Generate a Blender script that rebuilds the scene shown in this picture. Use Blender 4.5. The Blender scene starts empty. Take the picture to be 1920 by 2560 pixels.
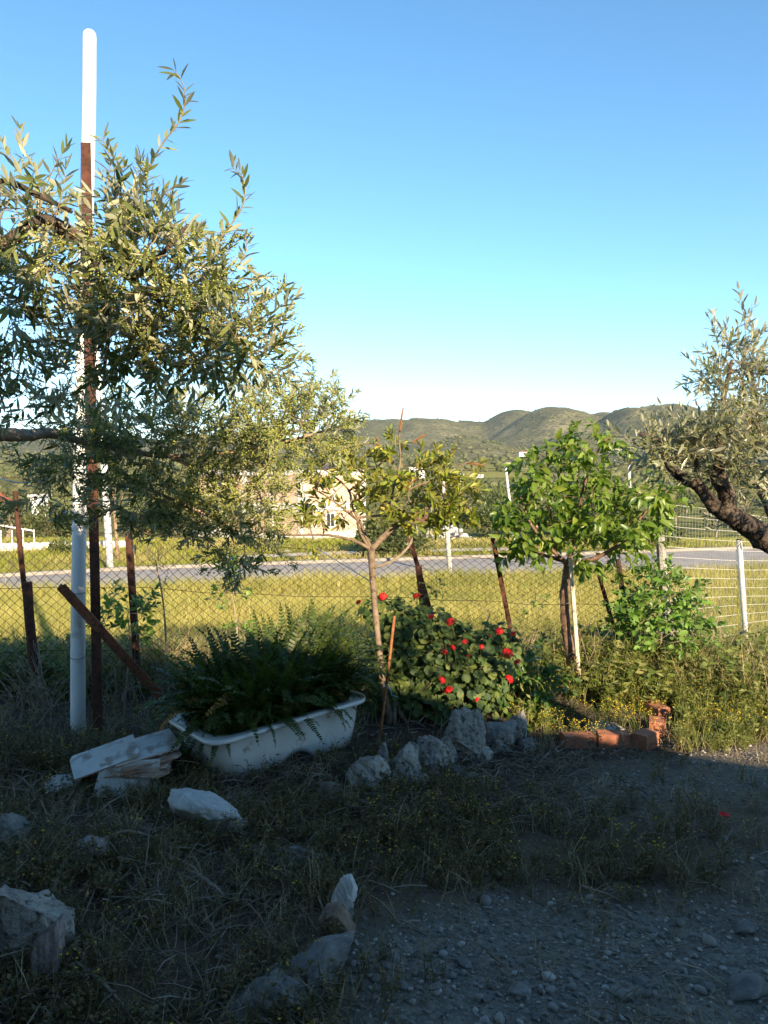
import bpy, bmesh, math, random
import numpy as np
from mathutils import Vector, Matrix

# ------------------------------------------------------------------ camera, sky, sun, exposure
scn = bpy.context.scene
COL = scn.collection
F = 2070.0                       # focal length in pixels of the 1920 x 2560 photograph
PITCH = math.radians(3.04)
H = 2.1
cam_d = bpy.data.cameras.new('camera')
cam = bpy.data.objects.new('camera', cam_d); COL.objects.link(cam)
cam_d.sensor_fit = 'VERTICAL'; cam_d.sensor_height = 36.0; cam_d.lens = F / 2560 * 36
cam_d.clip_start = 0.05; cam_d.clip_end = 20000
cam.location = (0, 0, H); cam.rotation_euler = (math.pi / 2 - PITCH, 0, 0)
scn.camera = cam

SUN_DIR = Vector((-0.420, 0.907, -0.3855)).normalized()      # the way the light travels
world = bpy.data.worlds.new('World'); scn.world = world; world.use_nodes = True
wn = world.node_tree.nodes; wl = world.node_tree.links; wn.clear()
sky = wn.new('ShaderNodeTexSky'); sky.sky_type = 'NISHITA'; sky.sun_disc = False
sky.sun_elevation = math.asin(-SUN_DIR.z)
sky.sun_rotation = math.atan2(-SUN_DIR.x, -SUN_DIR.y)
sky.altitude = 0; sky.air_density = 0.75; sky.dust_density = 0.0; sky.ozone_density = 2.0
hsv = wn.new('ShaderNodeHueSaturation'); hsv.inputs['Saturation'].default_value = 1.16; hsv.inputs['Hue'].default_value = 0.490
bg = wn.new('ShaderNodeBackground'); bg.inputs['Strength'].default_value = 0.122
wo = wn.new('ShaderNodeOutputWorld')
wl.new(sky.outputs[0], hsv.inputs['Color']); wl.new(hsv.outputs[0], bg.inputs['Color']); wl.new(bg.outputs[0], wo.inputs['Surface'])

sun_d = bpy.data.lights.new('sun', 'SUN'); sun_d.energy = 5.0; sun_d.angle = math.radians(0.5)
sun_d.color = (1.0, 0.81, 0.56)
sun = bpy.data.objects.new('sun', sun_d); COL.objects.link(sun)
sun.location = (30, -40, 25); sun.rotation_euler = SUN_DIR.to_track_quat('-Z', 'Y').to_euler()
scn.view_settings.view_transform = 'Standard'; scn.view_settings.look = 'None'
scn.view_settings.gamma = 1.0; scn.view_settings.use_curve_mapping = False
scn.view_settings.exposure = 1.26
scn.cycles.max_bounces = 4; scn.cycles.transparent_max_bounces = 4
scn.cycles.diffuse_bounces = 2; scn.cycles.glossy_bounces = 2; scn.cycles.transmission_bounces = 3
scn.cycles.use_denoising = True
scn.cycles.use_adaptive_sampling = True; scn.cycles.adaptive_threshold = 0.02

random.seed(7)
RNG = np.random.default_rng(7)
CP, SP = math.cos(PITCH), math.sin(PITCH)

# ------------------------------------------------------------------ geometry helpers
def P(px, py, y):
    """World point seen at photograph pixel (px, py) that stands y metres ahead."""
    u = (px - 960) / F; v = (1280 - py) / F
    dy = CP + v * SP; dz = -SP + v * CP
    t = y / dy
    return Vector((u * t, y, H + dz * t))

def pix(p):
    x, y, z = p[0], p[1], p[2] - H
    d = y * CP - z * SP; u = y * SP + z * CP
    return 960 + F * x / d, 1280 - F * u / d

def pix_np(A):
    x, y, z = A[:, 0], A[:, 1], A[:, 2] - H
    d = np.maximum(y * CP - z * SP, 1e-3); u = y * SP + z * CP
    return 960 + F * x / d, 1280 - F * u / d

def hash2(ix, iy, s):
    n = (ix.astype(np.int64) * 374761393 + iy.astype(np.int64) * 668265263 + s * 974711) & 0xffffffff
    n = ((n ^ (n >> 13)) * 1274126177) & 0xffffffff
    return ((n ^ (n >> 16)) & 0xffff) / 65535.0

def vnoise(x, y, s=0):
    ix = np.floor(x); iy = np.floor(y); fx = x - ix; fy = y - iy
    fx = fx * fx * (3 - 2 * fx); fy = fy * fy * (3 - 2 * fy)
    a = hash2(ix, iy, s); b = hash2(ix + 1, iy, s); c = hash2(ix, iy + 1, s); d = hash2(ix + 1, iy + 1, s)
    return (a * (1 - fx) + b * fx) * (1 - fy) + (c * (1 - fx) + d * fx) * fy

def fbm(x, y, s=0, o=4):
    r = 0; a = 0.5
    for k in range(o):
        r = r + a * (vnoise(x, y, s + k) - 0.5); x = x * 2.03 + 11.3; y = y * 2.03 + 5.7; a *= 0.5
    return r

PROF_Y = np.array([-60, 7.6, 11, 20, 37, 45, 70, 110, 160, 250, 400, 700, 1000, 1400, 6000.])
PROF_Z = np.array([0, 0, -0.3, -1.29, -1.29, -2.0, -4.15, -5.0, -5.4, -5.2, -3.5, 5, 15, 25, 60.])
HILLS = [(950, 1048, 2500, 165, 420), (1070, 1050, 2450, 150, 420), (1180, 1053, 2450, 120, 380), (1282, 1024, 2350, 95, 380),
         (1395, 1017, 2000, 125, 330), (1500, 1031, 1950, 90, 300), (1565, 1020, 1720, 80, 260), (1645, 1010, 1700, 120, 330), (1800, 1030, 1750, 160, 330),
         (1165, 1092, 1280, 75, 130), (1210, 1105, 1260, 60, 110), (1480, 1085, 1500, 120, 200), (1390, 1100, 1600, 70, 160),
         (-40, 1090, 1900, 150, 360), (260, 1092, 2200, 220, 400), (600, 1085, 2400, 200, 400), (2100, 1040, 1800, 200, 400), (-500, 1060, 1900, 300, 400), (2600, 1030, 1900, 350, 400)]

def gz_np(x, y):
    z = np.interp(y, PROF_Y, PROF_Z)
    near = np.clip((30 - np.abs(y)) / 10, 0, 1)
    # planting bed behind the row of stones and a mound round the tub
    edge = 5.55 + 0.45 * (x + 0.2)
    bed = 0.13 / (1 + np.exp(-(y - np.where(x < -0.2, 5.2 + 0 * x, np.where(x > 1.15, 6.95, edge))) * 9)) * np.clip((9.5 - y) / 2, 0, 1)
    bed = bed * np.clip((3.4 - x) / 1.2, 0, 1)
    left = 0.10 * np.exp(-((x + 1.6) / 1.2) ** 2 - ((y - 4.3) / 1.3) ** 2)
    z = z + bed + left + near * (0.03 * fbm(x * 0.9, y * 0.9, 3) + 0.018 * fbm(x * 4, y * 4, 9, 3))
    far = y > 300
    if np.any(far):
        hz = np.full_like(z, -1e9)
        xx, yy = x[far], y[far]
        w = fbm(xx / 260.0, yy / 260.0, 21, 5)
        hh = np.zeros_like(xx)
        for (hx, hy, D, sx, sy) in HILLS:
            pk = H + (1174 - hy) * D / F - np.interp(D, PROF_Y, PROF_Z)
            xc = (hx - 960) / F * D; sw = sx * D / F * 1.25
            r2 = ((xx - xc) / sw) ** 2 + ((yy - D) / sy) ** 2
            hh = np.maximum(hh, pk * np.exp(-r2 * 0.8) * (1 + 0.12 * fbm(xx / 120., yy / 120., 5, 4)) )
        rid = np.abs(fbm(xx / 150.0, yy / 300.0, 33, 4))
        hh = hh + hh * (w * 0.10) - np.minimum(hh, 60) * rid * 0.55
        z = z.copy(); z[far] += hh + np.clip((yy - 300) / 400, 0, 1) * 4 * fbm(xx / 90., yy / 90., 41, 3)
    return z

def gz(x, y):
    return float(gz_np(np.array([float(x)]), np.array([float(y)]))[0])

def ground_at(px, py):
    """Where the pixel's ray meets the ground near the yard."""
    lo, hi = 1.5, 40.0
    for k in range(50):
        m = (lo + hi) / 2; p = P(px, py, m)
        if p.z > gz(p.x, p.y): lo = m
        else: hi = m
    return P(px, py, lo)

def mesh_np(name, V, faces, mat, smooth=False):
    """faces: list of int arrays (n, k)."""
    me = bpy.data.meshes.new(name)
    V = np.asarray(V, np.float32)
    loops = np.concatenate([f.ravel() for f in faces]).astype(np.int32)
    tot = np.concatenate([np.full(len(f), f.shape[1], np.int32) for f in faces])
    starts = np.concatenate([[0], np.cumsum(tot)[:-1]]).astype(np.int32)
    me.vertices.add(len(V)); me.vertices.foreach_set('co', V.ravel())
    me.loops.add(len(loops)); me.loops.foreach_set('vertex_index', loops)
    me.polygons.add(len(tot)); me.polygons.foreach_set('loop_start', starts); me.polygons.foreach_set('loop_total', tot)
    if smooth: me.polygons.foreach_set('use_smooth', np.ones(len(tot), bool))
    me.update(calc_edges=True)
    if mat: me.materials.append(mat)
    return me

def link(name, me, parent=None, world=False):
    o = bpy.data.objects.new(name, me); COL.objects.link(o)
    if parent is not None:
        o.parent = parent
        if parent.type == 'EMPTY' and not world: o.matrix_parent_inverse = Matrix.Translation(-parent.location)
    return o

def tag(o, label=None, cat=None, group=None, kind=None):
    if label: o['label'] = label
    if cat: o['category'] = cat
    if group: o['group'] = group
    if kind: o['kind'] = kind
    return o

def thing(name, label, cat, loc, group=None):
    o = bpy.data.objects.new(name, None); COL.objects.link(o)
    o.location = loc; o.empty_display_size = 0.1
    return tag(o, label, cat, group)

class MB:
    """Collects polygons; build() makes one mesh object in world coordinates."""
    def __init__(s): s.v = []; s.f = []
    def add(s, vs, fs):
        b = len(s.v); s.v.extend([tuple(p) for p in vs]); s.f.extend([tuple(i + b for i in f) for f in fs]); return s
    def box(s, lo, hi, M=None):
        (a, b, c), (d, e, f) = lo, hi
        vs = [Vector(p) for p in ((a, b, c), (d, b, c), (d, e, c), (a, e, c), (a, b, f), (d, b, f), (d, e, f), (a, e, f))]
        if M is not None: vs = [M @ p for p in vs]
        return s.add(vs, [(0, 3, 2, 1), (4, 5, 6, 7), (0, 1, 5, 4), (1, 2, 6, 5), (2, 3, 7, 6), (3, 0, 4, 7)])
    def tube(s, pts, rad, n=6, cap=True, jit=0.0):
        pts = [Vector(p) for p in pts]
        if not hasattr(rad, '__len__'): rad = [rad] * len(pts)
        vs = []; fs = []; ref = None
        for i, p in enumerate(pts):
            t = (pts[min(i + 1, len(pts) - 1)] - pts[max(i - 1, 0)])
            t = t.normalized() if t.length > 1e-9 else Vector((0, 0, 1))
            if ref is None: ref = t.orthogonal().normalized()
            a = (ref - t * ref.dot(t))
            a = a.normalized() if a.length > 1e-6 else t.orthogonal().normalized()
            ref = a; b = t.cross(a)
            for k in range(n):
                an = 2 * math.pi * k / n
                r = rad[i] * (1 + (random.uniform(-jit, jit) if jit else 0))
                vs.append(p + (a * math.cos(an) + b * math.sin(an)) * r)
        for i in range(len(pts) - 1):
            for k in range(n):
                k2 = (k + 1) % n
                fs.append((i * n + k, i * n + k2, (i + 1) * n + k2, (i + 1) * n + k))
        if cap:
            fs.append(tuple(range(n))[::-1]); fs.append(tuple((len(pts) - 1) * n + k for k in range(n)))
        return s.add(vs, fs)
    def mesh(s, name, mat, smooth=False):
        me = bpy.data.meshes.new(name); me.from_pydata(s.v, [], s.f)
        if smooth:
            for p in me.polygons: p.use_smooth = True
        me.materials.append(mat); return me
    def build(s, name, mat, parent=None, smooth=False):
        return link(name, s.mesh(name, mat, smooth), parent)
    def solo(s, name, mat, label, cat, group=None, smooth=False, origin=None):
        """a top-level thing that is one mesh, its origin at its base"""
        A = np.array(s.v)
        o = Vector(origin) if origin is not None else Vector(((A[:, 0].min() + A[:, 0].max()) / 2, (A[:, 1].min() + A[:, 1].max()) / 2, A[:, 2].min()))
        s.v = [(p[0] - o.x, p[1] - o.y, p[2] - o.z) for p in s.v]
        ob = link(name, s.mesh(name, mat, smooth)); ob.location = o
        return tag(ob, label, cat, group)

def smooth_path(pts, n=4):
    """Catmull-Rom through pts (vectors)."""
    pts = [Vector(p) for p in pts]
    if len(pts) < 3: return pts
    out = []
    for i in range(len(pts) - 1):
        p0 = pts[max(i - 1, 0)]; p1 = pts[i]; p2 = pts[i + 1]; p3 = pts[min(i + 2, len(pts) - 1)]
        for k in range(n):
            t = k / n
            out.append(0.5 * ((2 * p1) + (p2 - p0) * t + (2 * p0 - 5 * p1 + 4 * p2 - p3) * t * t + (3 * p1 - p0 - 3 * p2 + p3) * t ** 3))
    out.append(pts[-1]); return out

def lerp_list(a, n):
    x = np.linspace(0, len(a) - 1, n); return list(np.interp(x, range(len(a)), a))

# templates: (V (k,3), tri list) ; x = width, y = along, z = normal
def leaf_template(width=0.24, fold=0.05, curl=0.08, prof=((0.0, 0.0), (0.3, 0.9), (0.65, 0.85), (1.0, 0.0))):
    V = []; T = []
    mids = []; ls = []; rs = []
    for (t, w) in prof:
        z = -curl * t * t
        mids.append(len(V)); V.append((0, t, z))
        if w > 0:
            ls.append(len(V)); V.append((-width * 0.5 * w, t, z + fold * w)); rs.append(len(V)); V.append((width * 0.5 * w, t, z + fold * w))
        else:
            ls.append(None); rs.append(None)
    for i in range(len(prof) - 1):
        m0, m1 = mids[i], mids[i + 1]
        for S, flip in ((ls, True), (rs, False)):
            a, b = S[i], S[i + 1]
            poly = [m0] + ([a] if a is not None else []) + ([b] if b is not None else []) + [m1]
            if not flip: pass
            else: poly = poly[::-1]
            for k in range(1, len(poly) - 1): T.append((poly[0], poly[k], poly[k + 1]))
    return np.array(V, float), np.array(T, int)

def scatter(tmpl, O, X, Y, Z):
    """O (n,3); X, Y, Z (n,3) already scaled axes."""
    V, T = tmpl
    out = O[:, None, :] + V[None, :, 0, None] * X[:, None, :] + V[None, :, 1, None] * Y[:, None, :] + V[None, :, 2, None] * Z[:, None, :]
    n, k = len(O), len(V)
    tri = T[None] + (np.arange(n) * k)[:, None, None]
    return out.reshape(-1, 3), tri.reshape(-1, 3)

def frames(D, up, rng=RNG, twist=0.6):
    """right-handed frames with Y along D and Z near up (random roll)."""
    D = D / np.linalg.norm(D, axis=1, keepdims=True)
    U = up + rng.normal(0, twist, D.shape)
    X = np.cross(D, U); X /= np.maximum(np.linalg.norm(X, axis=1, keepdims=True), 1e-6)
    Z = np.cross(X, D)
    return X, D, Z

def upright(n, rng, scale, tilt=0.15):
    """frames for upright templates with z = up"""
    a = rng.uniform(0, 2 * np.pi, n)
    Zv = np.stack([rng.normal(0, tilt, n), rng.normal(0, tilt, n), np.ones(n)], 1); Zv /= np.linalg.norm(Zv, axis=1, keepdims=True)
    X = np.stack([np.cos(a), np.sin(a), np.zeros(n)], 1); X -= Zv * (X * Zv).sum(1, keepdims=True); X /= np.linalg.norm(X, axis=1, keepdims=True)
    Yv = np.cross(Zv, X)
    s = np.asarray(scale).reshape(-1, 1)
    return X * s, Yv * s, Zv * s

def join(*parts):
    Vs = []; Ts = []; b = 0
    for V, T in parts:
        Vs.append(V); Ts.append(T + b); b += len(V)
    return np.concatenate(Vs), np.concatenate(Ts)

def octa(r=1.0):
    V = np.array([(r, 0, 0), (-r, 0, 0), (0, r, 0), (0, -r, 0), (0, 0, r), (0, 0, -r)], float)
    T = np.array([(0, 2, 4), (2, 1, 4), (1, 3, 4), (3, 0, 4), (2, 0, 5), (1, 2, 5), (3, 1, 5), (0, 3, 5)])
    return V, T

def ico(sub=2):
    bm = bmesh.new(); bmesh.ops.create_icosphere(bm, subdivisions=sub, radius=1.0)
    V = np.array([v.co[:] for v in bm.verts]); T = np.array([[v.index for v in f.verts] for f in bm.faces]); bm.free()
    return V, T

# ------------------------------------------------------------------ materials
def nodes(name):
    m = bpy.data.materials.new(name); m.use_nodes = True
    nt = m.node_tree; nt.nodes.clear()
    out = nt.nodes.new('ShaderNodeOutputMaterial')
    return m, nt, out

def rgb(c): return (c[0], c[1], c[2], 1.0)

def surf(name, c1, c2=None, c3=None, scale=6.0, rough=0.85, bump=0.3, bscale=None, spec=0.3, detail=6, metal=0.0, dist=0.02, c3scale=None, c3pos=0.62):
    """noise-mottled surface: c1/c2 mixed by one noise, c3 spotted over it by another"""
    m, nt, out = nodes(name); N = nt.nodes.new; L = nt.links.new
    pb = N('ShaderNodeBsdfPrincipled'); L(pb.outputs[0], out.inputs['Surface'])
    pb.inputs['Roughness'].default_value = rough; pb.inputs['Specular IOR Level'].default_value = spec; pb.inputs['Metallic'].default_value = metal
    tc = N('ShaderNodeTexCoord')
    c2 = c2 or c1
    n1 = N('ShaderNodeTexNoise'); n1.inputs['Scale'].default_value = scale; n1.inputs['Detail'].default_value = detail; n1.inputs['Roughness'].default_value = 0.65
    L(tc.outputs['Object'], n1.inputs['Vector'])
    r1 = N('ShaderNodeValToRGB'); r1.color_ramp.elements[0].position = 0.36; r1.color_ramp.elements[1].position = 0.64
    r1.color_ramp.elements[0].color = rgb(c1); r1.color_ramp.elements[1].color = rgb(c2)
    L(n1.outputs['Fac'], r1.inputs['Fac'])
    colour = r1.outputs['Color']
    if c3:
        n2 = N('ShaderNodeTexNoise'); n2.inputs['Scale'].default_value = c3scale or scale * 2.7; n2.inputs['Detail'].default_value = 5
        L(tc.outputs['Object'], n2.inputs['Vector'])
        r2 = N('ShaderNodeValToRGB'); r2.color_ramp.elements[0].position = c3pos - 0.06; r2.color_ramp.elements[1].position = c3pos + 0.06
        L(n2.outputs['Fac'], r2.inputs['Fac'])
        mx = N('ShaderNodeMix'); mx.data_type = 'RGBA'
        L(r2.outputs['Color'], mx.inputs[0]); L(colour, mx.inputs[6]); mx.inputs[7].default_value = rgb(c3); colour = mx.outputs[2]
    L(colour, pb.inputs['Base Color'])
    if bump:
        nb = N('ShaderNodeTexNoise'); nb.inputs['Scale'].default_value = bscale or scale * 4; nb.inputs['Detail'].default_value = 8
        L(tc.outputs['Object'], nb.inputs['Vector'])
        bp = N('ShaderNodeBump'); bp.inputs['Strength'].default_value = bump; bp.inputs['Distance'].default_value = dist
        L(nb.outputs['Fac'], bp.inputs['Height']); L(bp.outputs['Normal'], pb.inputs['Normal'])
    return m

def leafmat(name, cols, back=None, rough=0.45, spec=0.35, trans=0.25, patch=None, pscale=.5):
    """leaf with a different underside; colour picked per leaf from a ramp"""
    m, nt, out = nodes(name); N = nt.nodes.new; L = nt.links.new
    g = N('ShaderNodeNewGeometry'); oi = N('ShaderNodeObjectInfo')
    ad = N('ShaderNodeMath'); ad.operation = 'ADD'; L(g.outputs['Random Per Island'], ad.inputs[0]); L(oi.outputs['Random'], ad.inputs[1])
    fr = N('ShaderNodeMath'); fr.operation = 'FRACT'; L(ad.outputs[0], fr.inputs[0])
    rp = N('ShaderNodeValToRGB'); cr = rp.color_ramp
    while len(cr.elements) < len(cols): cr.elements.new(0.5)
    for i, c in enumerate(cols):
        cr.elements[i].position = i / max(1, len(cols) - 1); cr.elements[i].color = rgb(c)
    L(fr.outputs[0], rp.inputs['Fac'])
    colour = rp.outputs['Color']
    if patch:       # another mix of plants in patches
        tc = N('ShaderNodeTexCoord'); pn = N('ShaderNodeTexNoise'); pn.inputs['Scale'].default_value = pscale; pn.inputs['Detail'].default_value = 4; L(tc.outputs['Object'], pn.inputs['Vector'])
        pr = N('ShaderNodeValToRGB'); pr.color_ramp.elements[0].position = .46; pr.color_ramp.elements[1].position = .64; L(pn.outputs['Fac'], pr.inputs['Fac'])
        mp = N('ShaderNodeMix'); mp.data_type = 'RGBA'; L(pr.outputs['Color'], mp.inputs[0]); L(colour, mp.inputs[6]); mp.inputs[7].default_value = rgb(patch); colour = mp.outputs[2]
    if back:
        mx = N('ShaderNodeMix'); mx.data_type = 'RGBA'; L(g.outputs['Backfacing'], mx.inputs[0]); L(colour, mx.inputs[6]); mx.inputs[7].default_value = rgb(back); colour = mx.outputs[2]
    pb = N('ShaderNodeBsdfPrincipled'); pb.inputs['Roughness'].default_value = rough; pb.inputs['Specular IOR Level'].default_value = spec
    L(colour, pb.inputs['Base Color'])
    tr = N('ShaderNodeBsdfTranslucent')
    br = N('ShaderNodeHueSaturation'); br.inputs['Value'].default_value = 1.3; br.inputs['Saturation'].default_value = 1.15; L(colour, br.inputs['Color']); L(br.outputs[0], tr.inputs['Color'])
    ms = N('ShaderNodeMixShader'); ms.inputs[0].default_value = trans
    L(pb.outputs[0], ms.inputs[1]); L(tr.outputs[0], ms.inputs[2]); L(ms.outputs[0], out.inputs['Surface'])
    return m

M = {}
M['olive_leaf'] = leafmat('olive_leaf', [(.055, .075, .018), (.11, .135, .032), (.19, .215, .055), (.075, .10, .022), (.29, .31, .095), (.14, .16, .045), (.09, .11, .03)], back=(.42, .42, .27), rough=.36, spec=.5)
M['olive_leaf_right'] = leafmat('olive_leaf_silvery', [(.07, .09, .035), (.15, .165, .075), (.26, .265, .14), (.09, .11, .045), (.34, .34, .2)], back=(.46, .45, .32), rough=.36, spec=.5)
M['bud'] = leafmat('olive_bud', [(.30, .33, .07), (.42, .43, .12), (.34, .36, .10)], rough=.6, trans=.15)
M['olive_bark'] = surf('olive_bark', (.045, .034, .026), (.13, .095, .068), (.025, .018, .014), scale=7, bump=1.0, bscale=26, dist=.04)
M['olive_bark_pale'] = surf('olive_bark_pale', (.28, .19, .12), (.42, .31, .21), (.12, .08, .05), scale=9, bump=.6, bscale=40, dist=.01)
M['twig'] = surf('young_twig', (.20, .15, .08), (.30, .25, .14), scale=14, bump=.2)
M['peach_leaf'] = leafmat('peach_leaf', [(.05, .105, .01), (.095, .17, .018), (.16, .24, .03), (.065, .13, .012), (.25, .31, .045), (.08, .145, .015)], back=(.18, .26, .05), rough=.38, spec=.45, trans=.35)
M['peach_bark'] = surf('peach_bark', (.10, .055, .035), (.20, .12, .08), (.30, .22, .16), scale=12, bump=.6, bscale=50, dist=.01)
M['brush_leaf'] = leafmat('bottlebrush_leaf', [(.12, .17, .02), (.20, .25, .03), (.36, .37, .05), (.16, .21, .03), (.46, .41, .04), (.28, .2, .05), (.17, .24, .03), (.26, .30, .04), (.14, .19, .025)], back=(.24, .24, .06), rough=.4, trans=.3)
M['brush_bark'] = surf('bottlebrush_bark', (.13, .09, .058), (.25, .185, .125), (.07, .05, .035), scale=14, bump=.6, bscale=60, dist=.008)
M['seed_spike'] = surf('seed_spike', (.26, .12, .05), (.38, .2, .08), scale=60, bump=.5)
M['fern'] = leafmat('fern_frond', [(.03, .055, .012), (.055, .085, .016), (.08, .115, .02), (.04, .065, .012), (.10, .10, .025)], rough=.5, trans=.25)
M['fern_dry'] = leafmat('dry_frond', [(.25, .14, .04), (.34, .2, .05)], rough=.7, trans=.2)
M['geranium_leaf'] = leafmat('geranium_leaf', [(.03, .06, .018), (.05, .09, .022), (.075, .12, .03), (.14, .17, .035), (.045, .08, .02)], back=(.09, .12, .05), rough=.6, trans=.25)
M['mallow_leaf'] = leafmat('mallow_leaf', [(.035, .08, .015), (.06, .12, .02), (.09, .17, .03)], back=(.10, .16, .05), rough=.35, spec=.45, trans=.25)
M['red'] = leafmat('geranium_petal', [(.62, .012, .015), (.75, .02, .02), (.5, .008, .012)], rough=.5, trans=.2)
M['green_stem'] = surf('green_stem', (.14, .18, .05), (.22, .24, .08), scale=20, bump=.1)
M['woody_stem'] = surf('woody_stem', (.20, .15, .10), (.36, .29, .21), scale=20, bump=.4)
M['shrub_leaf'] = leafmat('shrub_leaf', [(.06, .14, .015), (.11, .22, .03), (.18, .30, .05), (.08, .16, .02)], back=(.16, .24, .07), rough=.42, trans=.3)
M['weed'] = leafmat('weed_leaf_shaded', [(.055, .058, .016), (.10, .095, .025), (.17, .135, .045), (.085, .08, .024), (.26, .185, .08), (.17, .11, .05), (.105, .095, .028), (.22, .145, .065)], rough=.6, trans=.25)  # darker weed copy, part of the yard's shade put into its colour
M['weed_lit'] = leafmat('weed_leaf_sunlit', [(.09, .13, .025), (.15, .19, .035), (.23, .25, .06), (.30, .28, .10), (.11, .16, .03)], rough=.55, trans=.3)  # brighter weed copy for the sunlit strips, sunlight put into its colour
M['dry'] = leafmat('dry_stalk', [(.30, .22, .11), (.42, .33, .18), (.22, .15, .08), (.5, .42, .27)], rough=.8, trans=.1)
M['twig_litter'] = leafmat('twig_litter', [(.18, .14, .10), (.27, .22, .165), (.11, .085, .06), (.38, .31, .23)], rough=.9, trans=0.0)
M['yellow'] = leafmat('yellow_petal', [(.70, .50, .02), (.80, .62, .05)], rough=.6, trans=.2)
M['field'] = leafmat('field_grass_blade', [(.38, .32, .07), (.47, .40, .11), (.30, .28, .06), (.60, .52, .22), (.38, .35, .08), (.26, .26, .06)], rough=.6, trans=.3, patch=(.25, .25, .06), pscale=.45)
M['verge'] = leafmat('verge_grass_blade', [(.20, .22, .03), (.30, .30, .04), (.16, .19, .03), (.38, .35, .06)], rough=.6, trans=.3, patch=(.42, .35, .14), pscale=.22)
M['bush_leaf'] = leafmat('bush_leaf', [(.06, .085, .025), (.10, .125, .04), (.15, .17, .06), (.05, .07, .02)], rough=.55, trans=.2)
M['grove_leaf'] = leafmat('grove_leaf', [(.07, .09, .035), (.11, .13, .055), (.16, .17, .08), (.06, .075, .03)], rough=.6, trans=.15)
M['rust'] = surf('rusty_steel', (.05, .022, .015), (.12, .045, .026), (.03, .016, .012), scale=12, rough=.85, bump=.4, bscale=60, dist=.004)
M['rust_light'] = surf('rusty_steel_bright', (.20, .07, .04), (.30, .12, .07), (.09, .04, .03), scale=14, rough=.85, bump=.3, bscale=60, dist=.003)
M['pvc'] = surf('white_plastic_pipe', (.74, .74, .70), (.82, .81, .77), (.46, .43, .37), scale=3, rough=.4, bump=.03, spec=.5, c3scale=5, c3pos=.66)
M['wire'] = surf('rusty_wire', (.035, .02, .015), (.07, .04, .026), scale=20, rough=.8, bump=0)
M['galv'] = surf('galvanised_wire', (.40, .385, .35), (.54, .52, .47), scale=20, rough=.45, bump=0, spec=.5)
M['galv_post'] = surf('galvanised_tube', (.42, .42, .41), (.56, .55, .53), (.30, .30, .29), scale=10, rough=.5, bump=.1, spec=.5)
M['grey_post'] = surf('weathered_concrete_post', (.24, .22, .19), (.36, .34, .30), (.14, .12, .10), scale=14, bump=.5)
M['enamel'] = None
M['soil'] = surf('potting_soil', (.03, .022, .015), (.06, .045, .03), scale=20, bump=.8)
M['rock'] = surf('grey_rock', (.17, .155, .135), (.32, .30, .265), (.09, .08, .07), scale=5, bump=.9, bscale=22, dist=.03, c3scale=16)
M['rock_pale'] = surf('pale_rough_rock', (.27, .24, .20), (.44, .40, .34), (.13, .115, .10), scale=6, bump=1.0, bscale=28, dist=.03, c3scale=30, c3pos=.6)
M['rock_blue'] = surf('blue_grey_rock', (.11, .10, .092), (.25, .235, .21), (.38, .355, .32), scale=4, bump=.7, bscale=20, dist=.02, c3scale=8, c3pos=.66)
M['rock_white'] = surf('white_rock', (.42, .40, .37), (.60, .58, .54), (.18, .15, .12), scale=5, bump=.5, bscale=30, dist=.01, c3scale=12, c3pos=.68)
M['rock_pink'] = surf('pinkish_rock', (.22, .17, .155), (.33, .27, .25), (.12, .09, .08), scale=6, bump=.8, bscale=24, dist=.02)
M['rock_brown'] = surf('brown_rock', (.18, .12, .08), (.30, .21, .15), (.1, .07, .05), scale=6, bump=.8, bscale=24, dist=.02)
M['tile_white'] = surf('white_tile_glaze', (.44, .42, .38), (.58, .56, .52), (.26, .21, .16), scale=4, rough=.4, bump=.08, spec=.4, c3scale=9, c3pos=.58)
M['tile_clay'] = surf('tile_clay_back', (.30, .17, .11), (.45, .29, .20), (.55, .46, .37), scale=10, bump=.4, c3scale=18)
M['brick'] = surf('terracotta_brick', (.34, .125, .07), (.46, .20, .115), (.24, .11, .075), scale=10, bump=.5, bscale=50, dist=.006)
M['pebble'] = leafmat('pebble', [(.15, .135, .115), (.22, .20, .17), (.33, .30, .26), (.12, .108, .095), (.25, .20, .155), (.48, .45, .40), (.18, .165, .145)], rough=.85, spec=.3, trans=0)
M['wood'] = surf('weathered_wood', (.22, .17, .12), (.36, .29, .22), (.12, .09, .07), scale=8, bump=.8, bscale=30, dist=.01)
M['pole_white'] = surf('white_painted_pole', (.70, .69, .66), (.80, .79, .76), scale=3, rough=.6, bump=.1)
M['pole_wood'] = surf('brown_wood_pole', (.22, .14, .08), (.34, .23, .14), scale=6, bump=.4)
M['pole_grey'] = surf('grey_concrete_pole', (.45, .42, .37), (.58, .55, .49), scale=4, bump=.2)
M['concrete'] = surf('pale_concrete', (.62, .57, .50), (.74, .69, .62), (.48, .43, .37), scale=.8, bump=.1, bscale=6)
M['plaster'] = surf('white_plaster', (.72, .71, .68), (.80, .79, .76), scale=.7, bump=.05)
M['rooftile'] = surf('red_roof_tile', (.38, .11, .06), (.48, .17, .09), scale=3, bump=.4)
M['dark'] = surf('dark_opening', (.03, .028, .025), (.05, .045, .04), scale=2, bump=0)
M['metal_white'] = surf('white_railing', (.7, .7, .68), (.78, .78, .76), scale=3, bump=0, rough=.4)
M['cable'] = surf('black_cable', (.02, .02, .02), (.03, .03, .03), bump=0)
M['blue'] = surf('blue_plastic_cord', (.16, .42, .62), (.22, .50, .70), bump=0, rough=.5)
M['stake'] = surf('pale_wooden_stake', (.58, .47, .32), (.72, .62, .46), (.36, .27, .17), scale=10, bump=.2)
M['rod'] = surf('orange_rusty_rod', (.24, .085, .035), (.36, .15, .06), scale=20, bump=.3)
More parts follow.
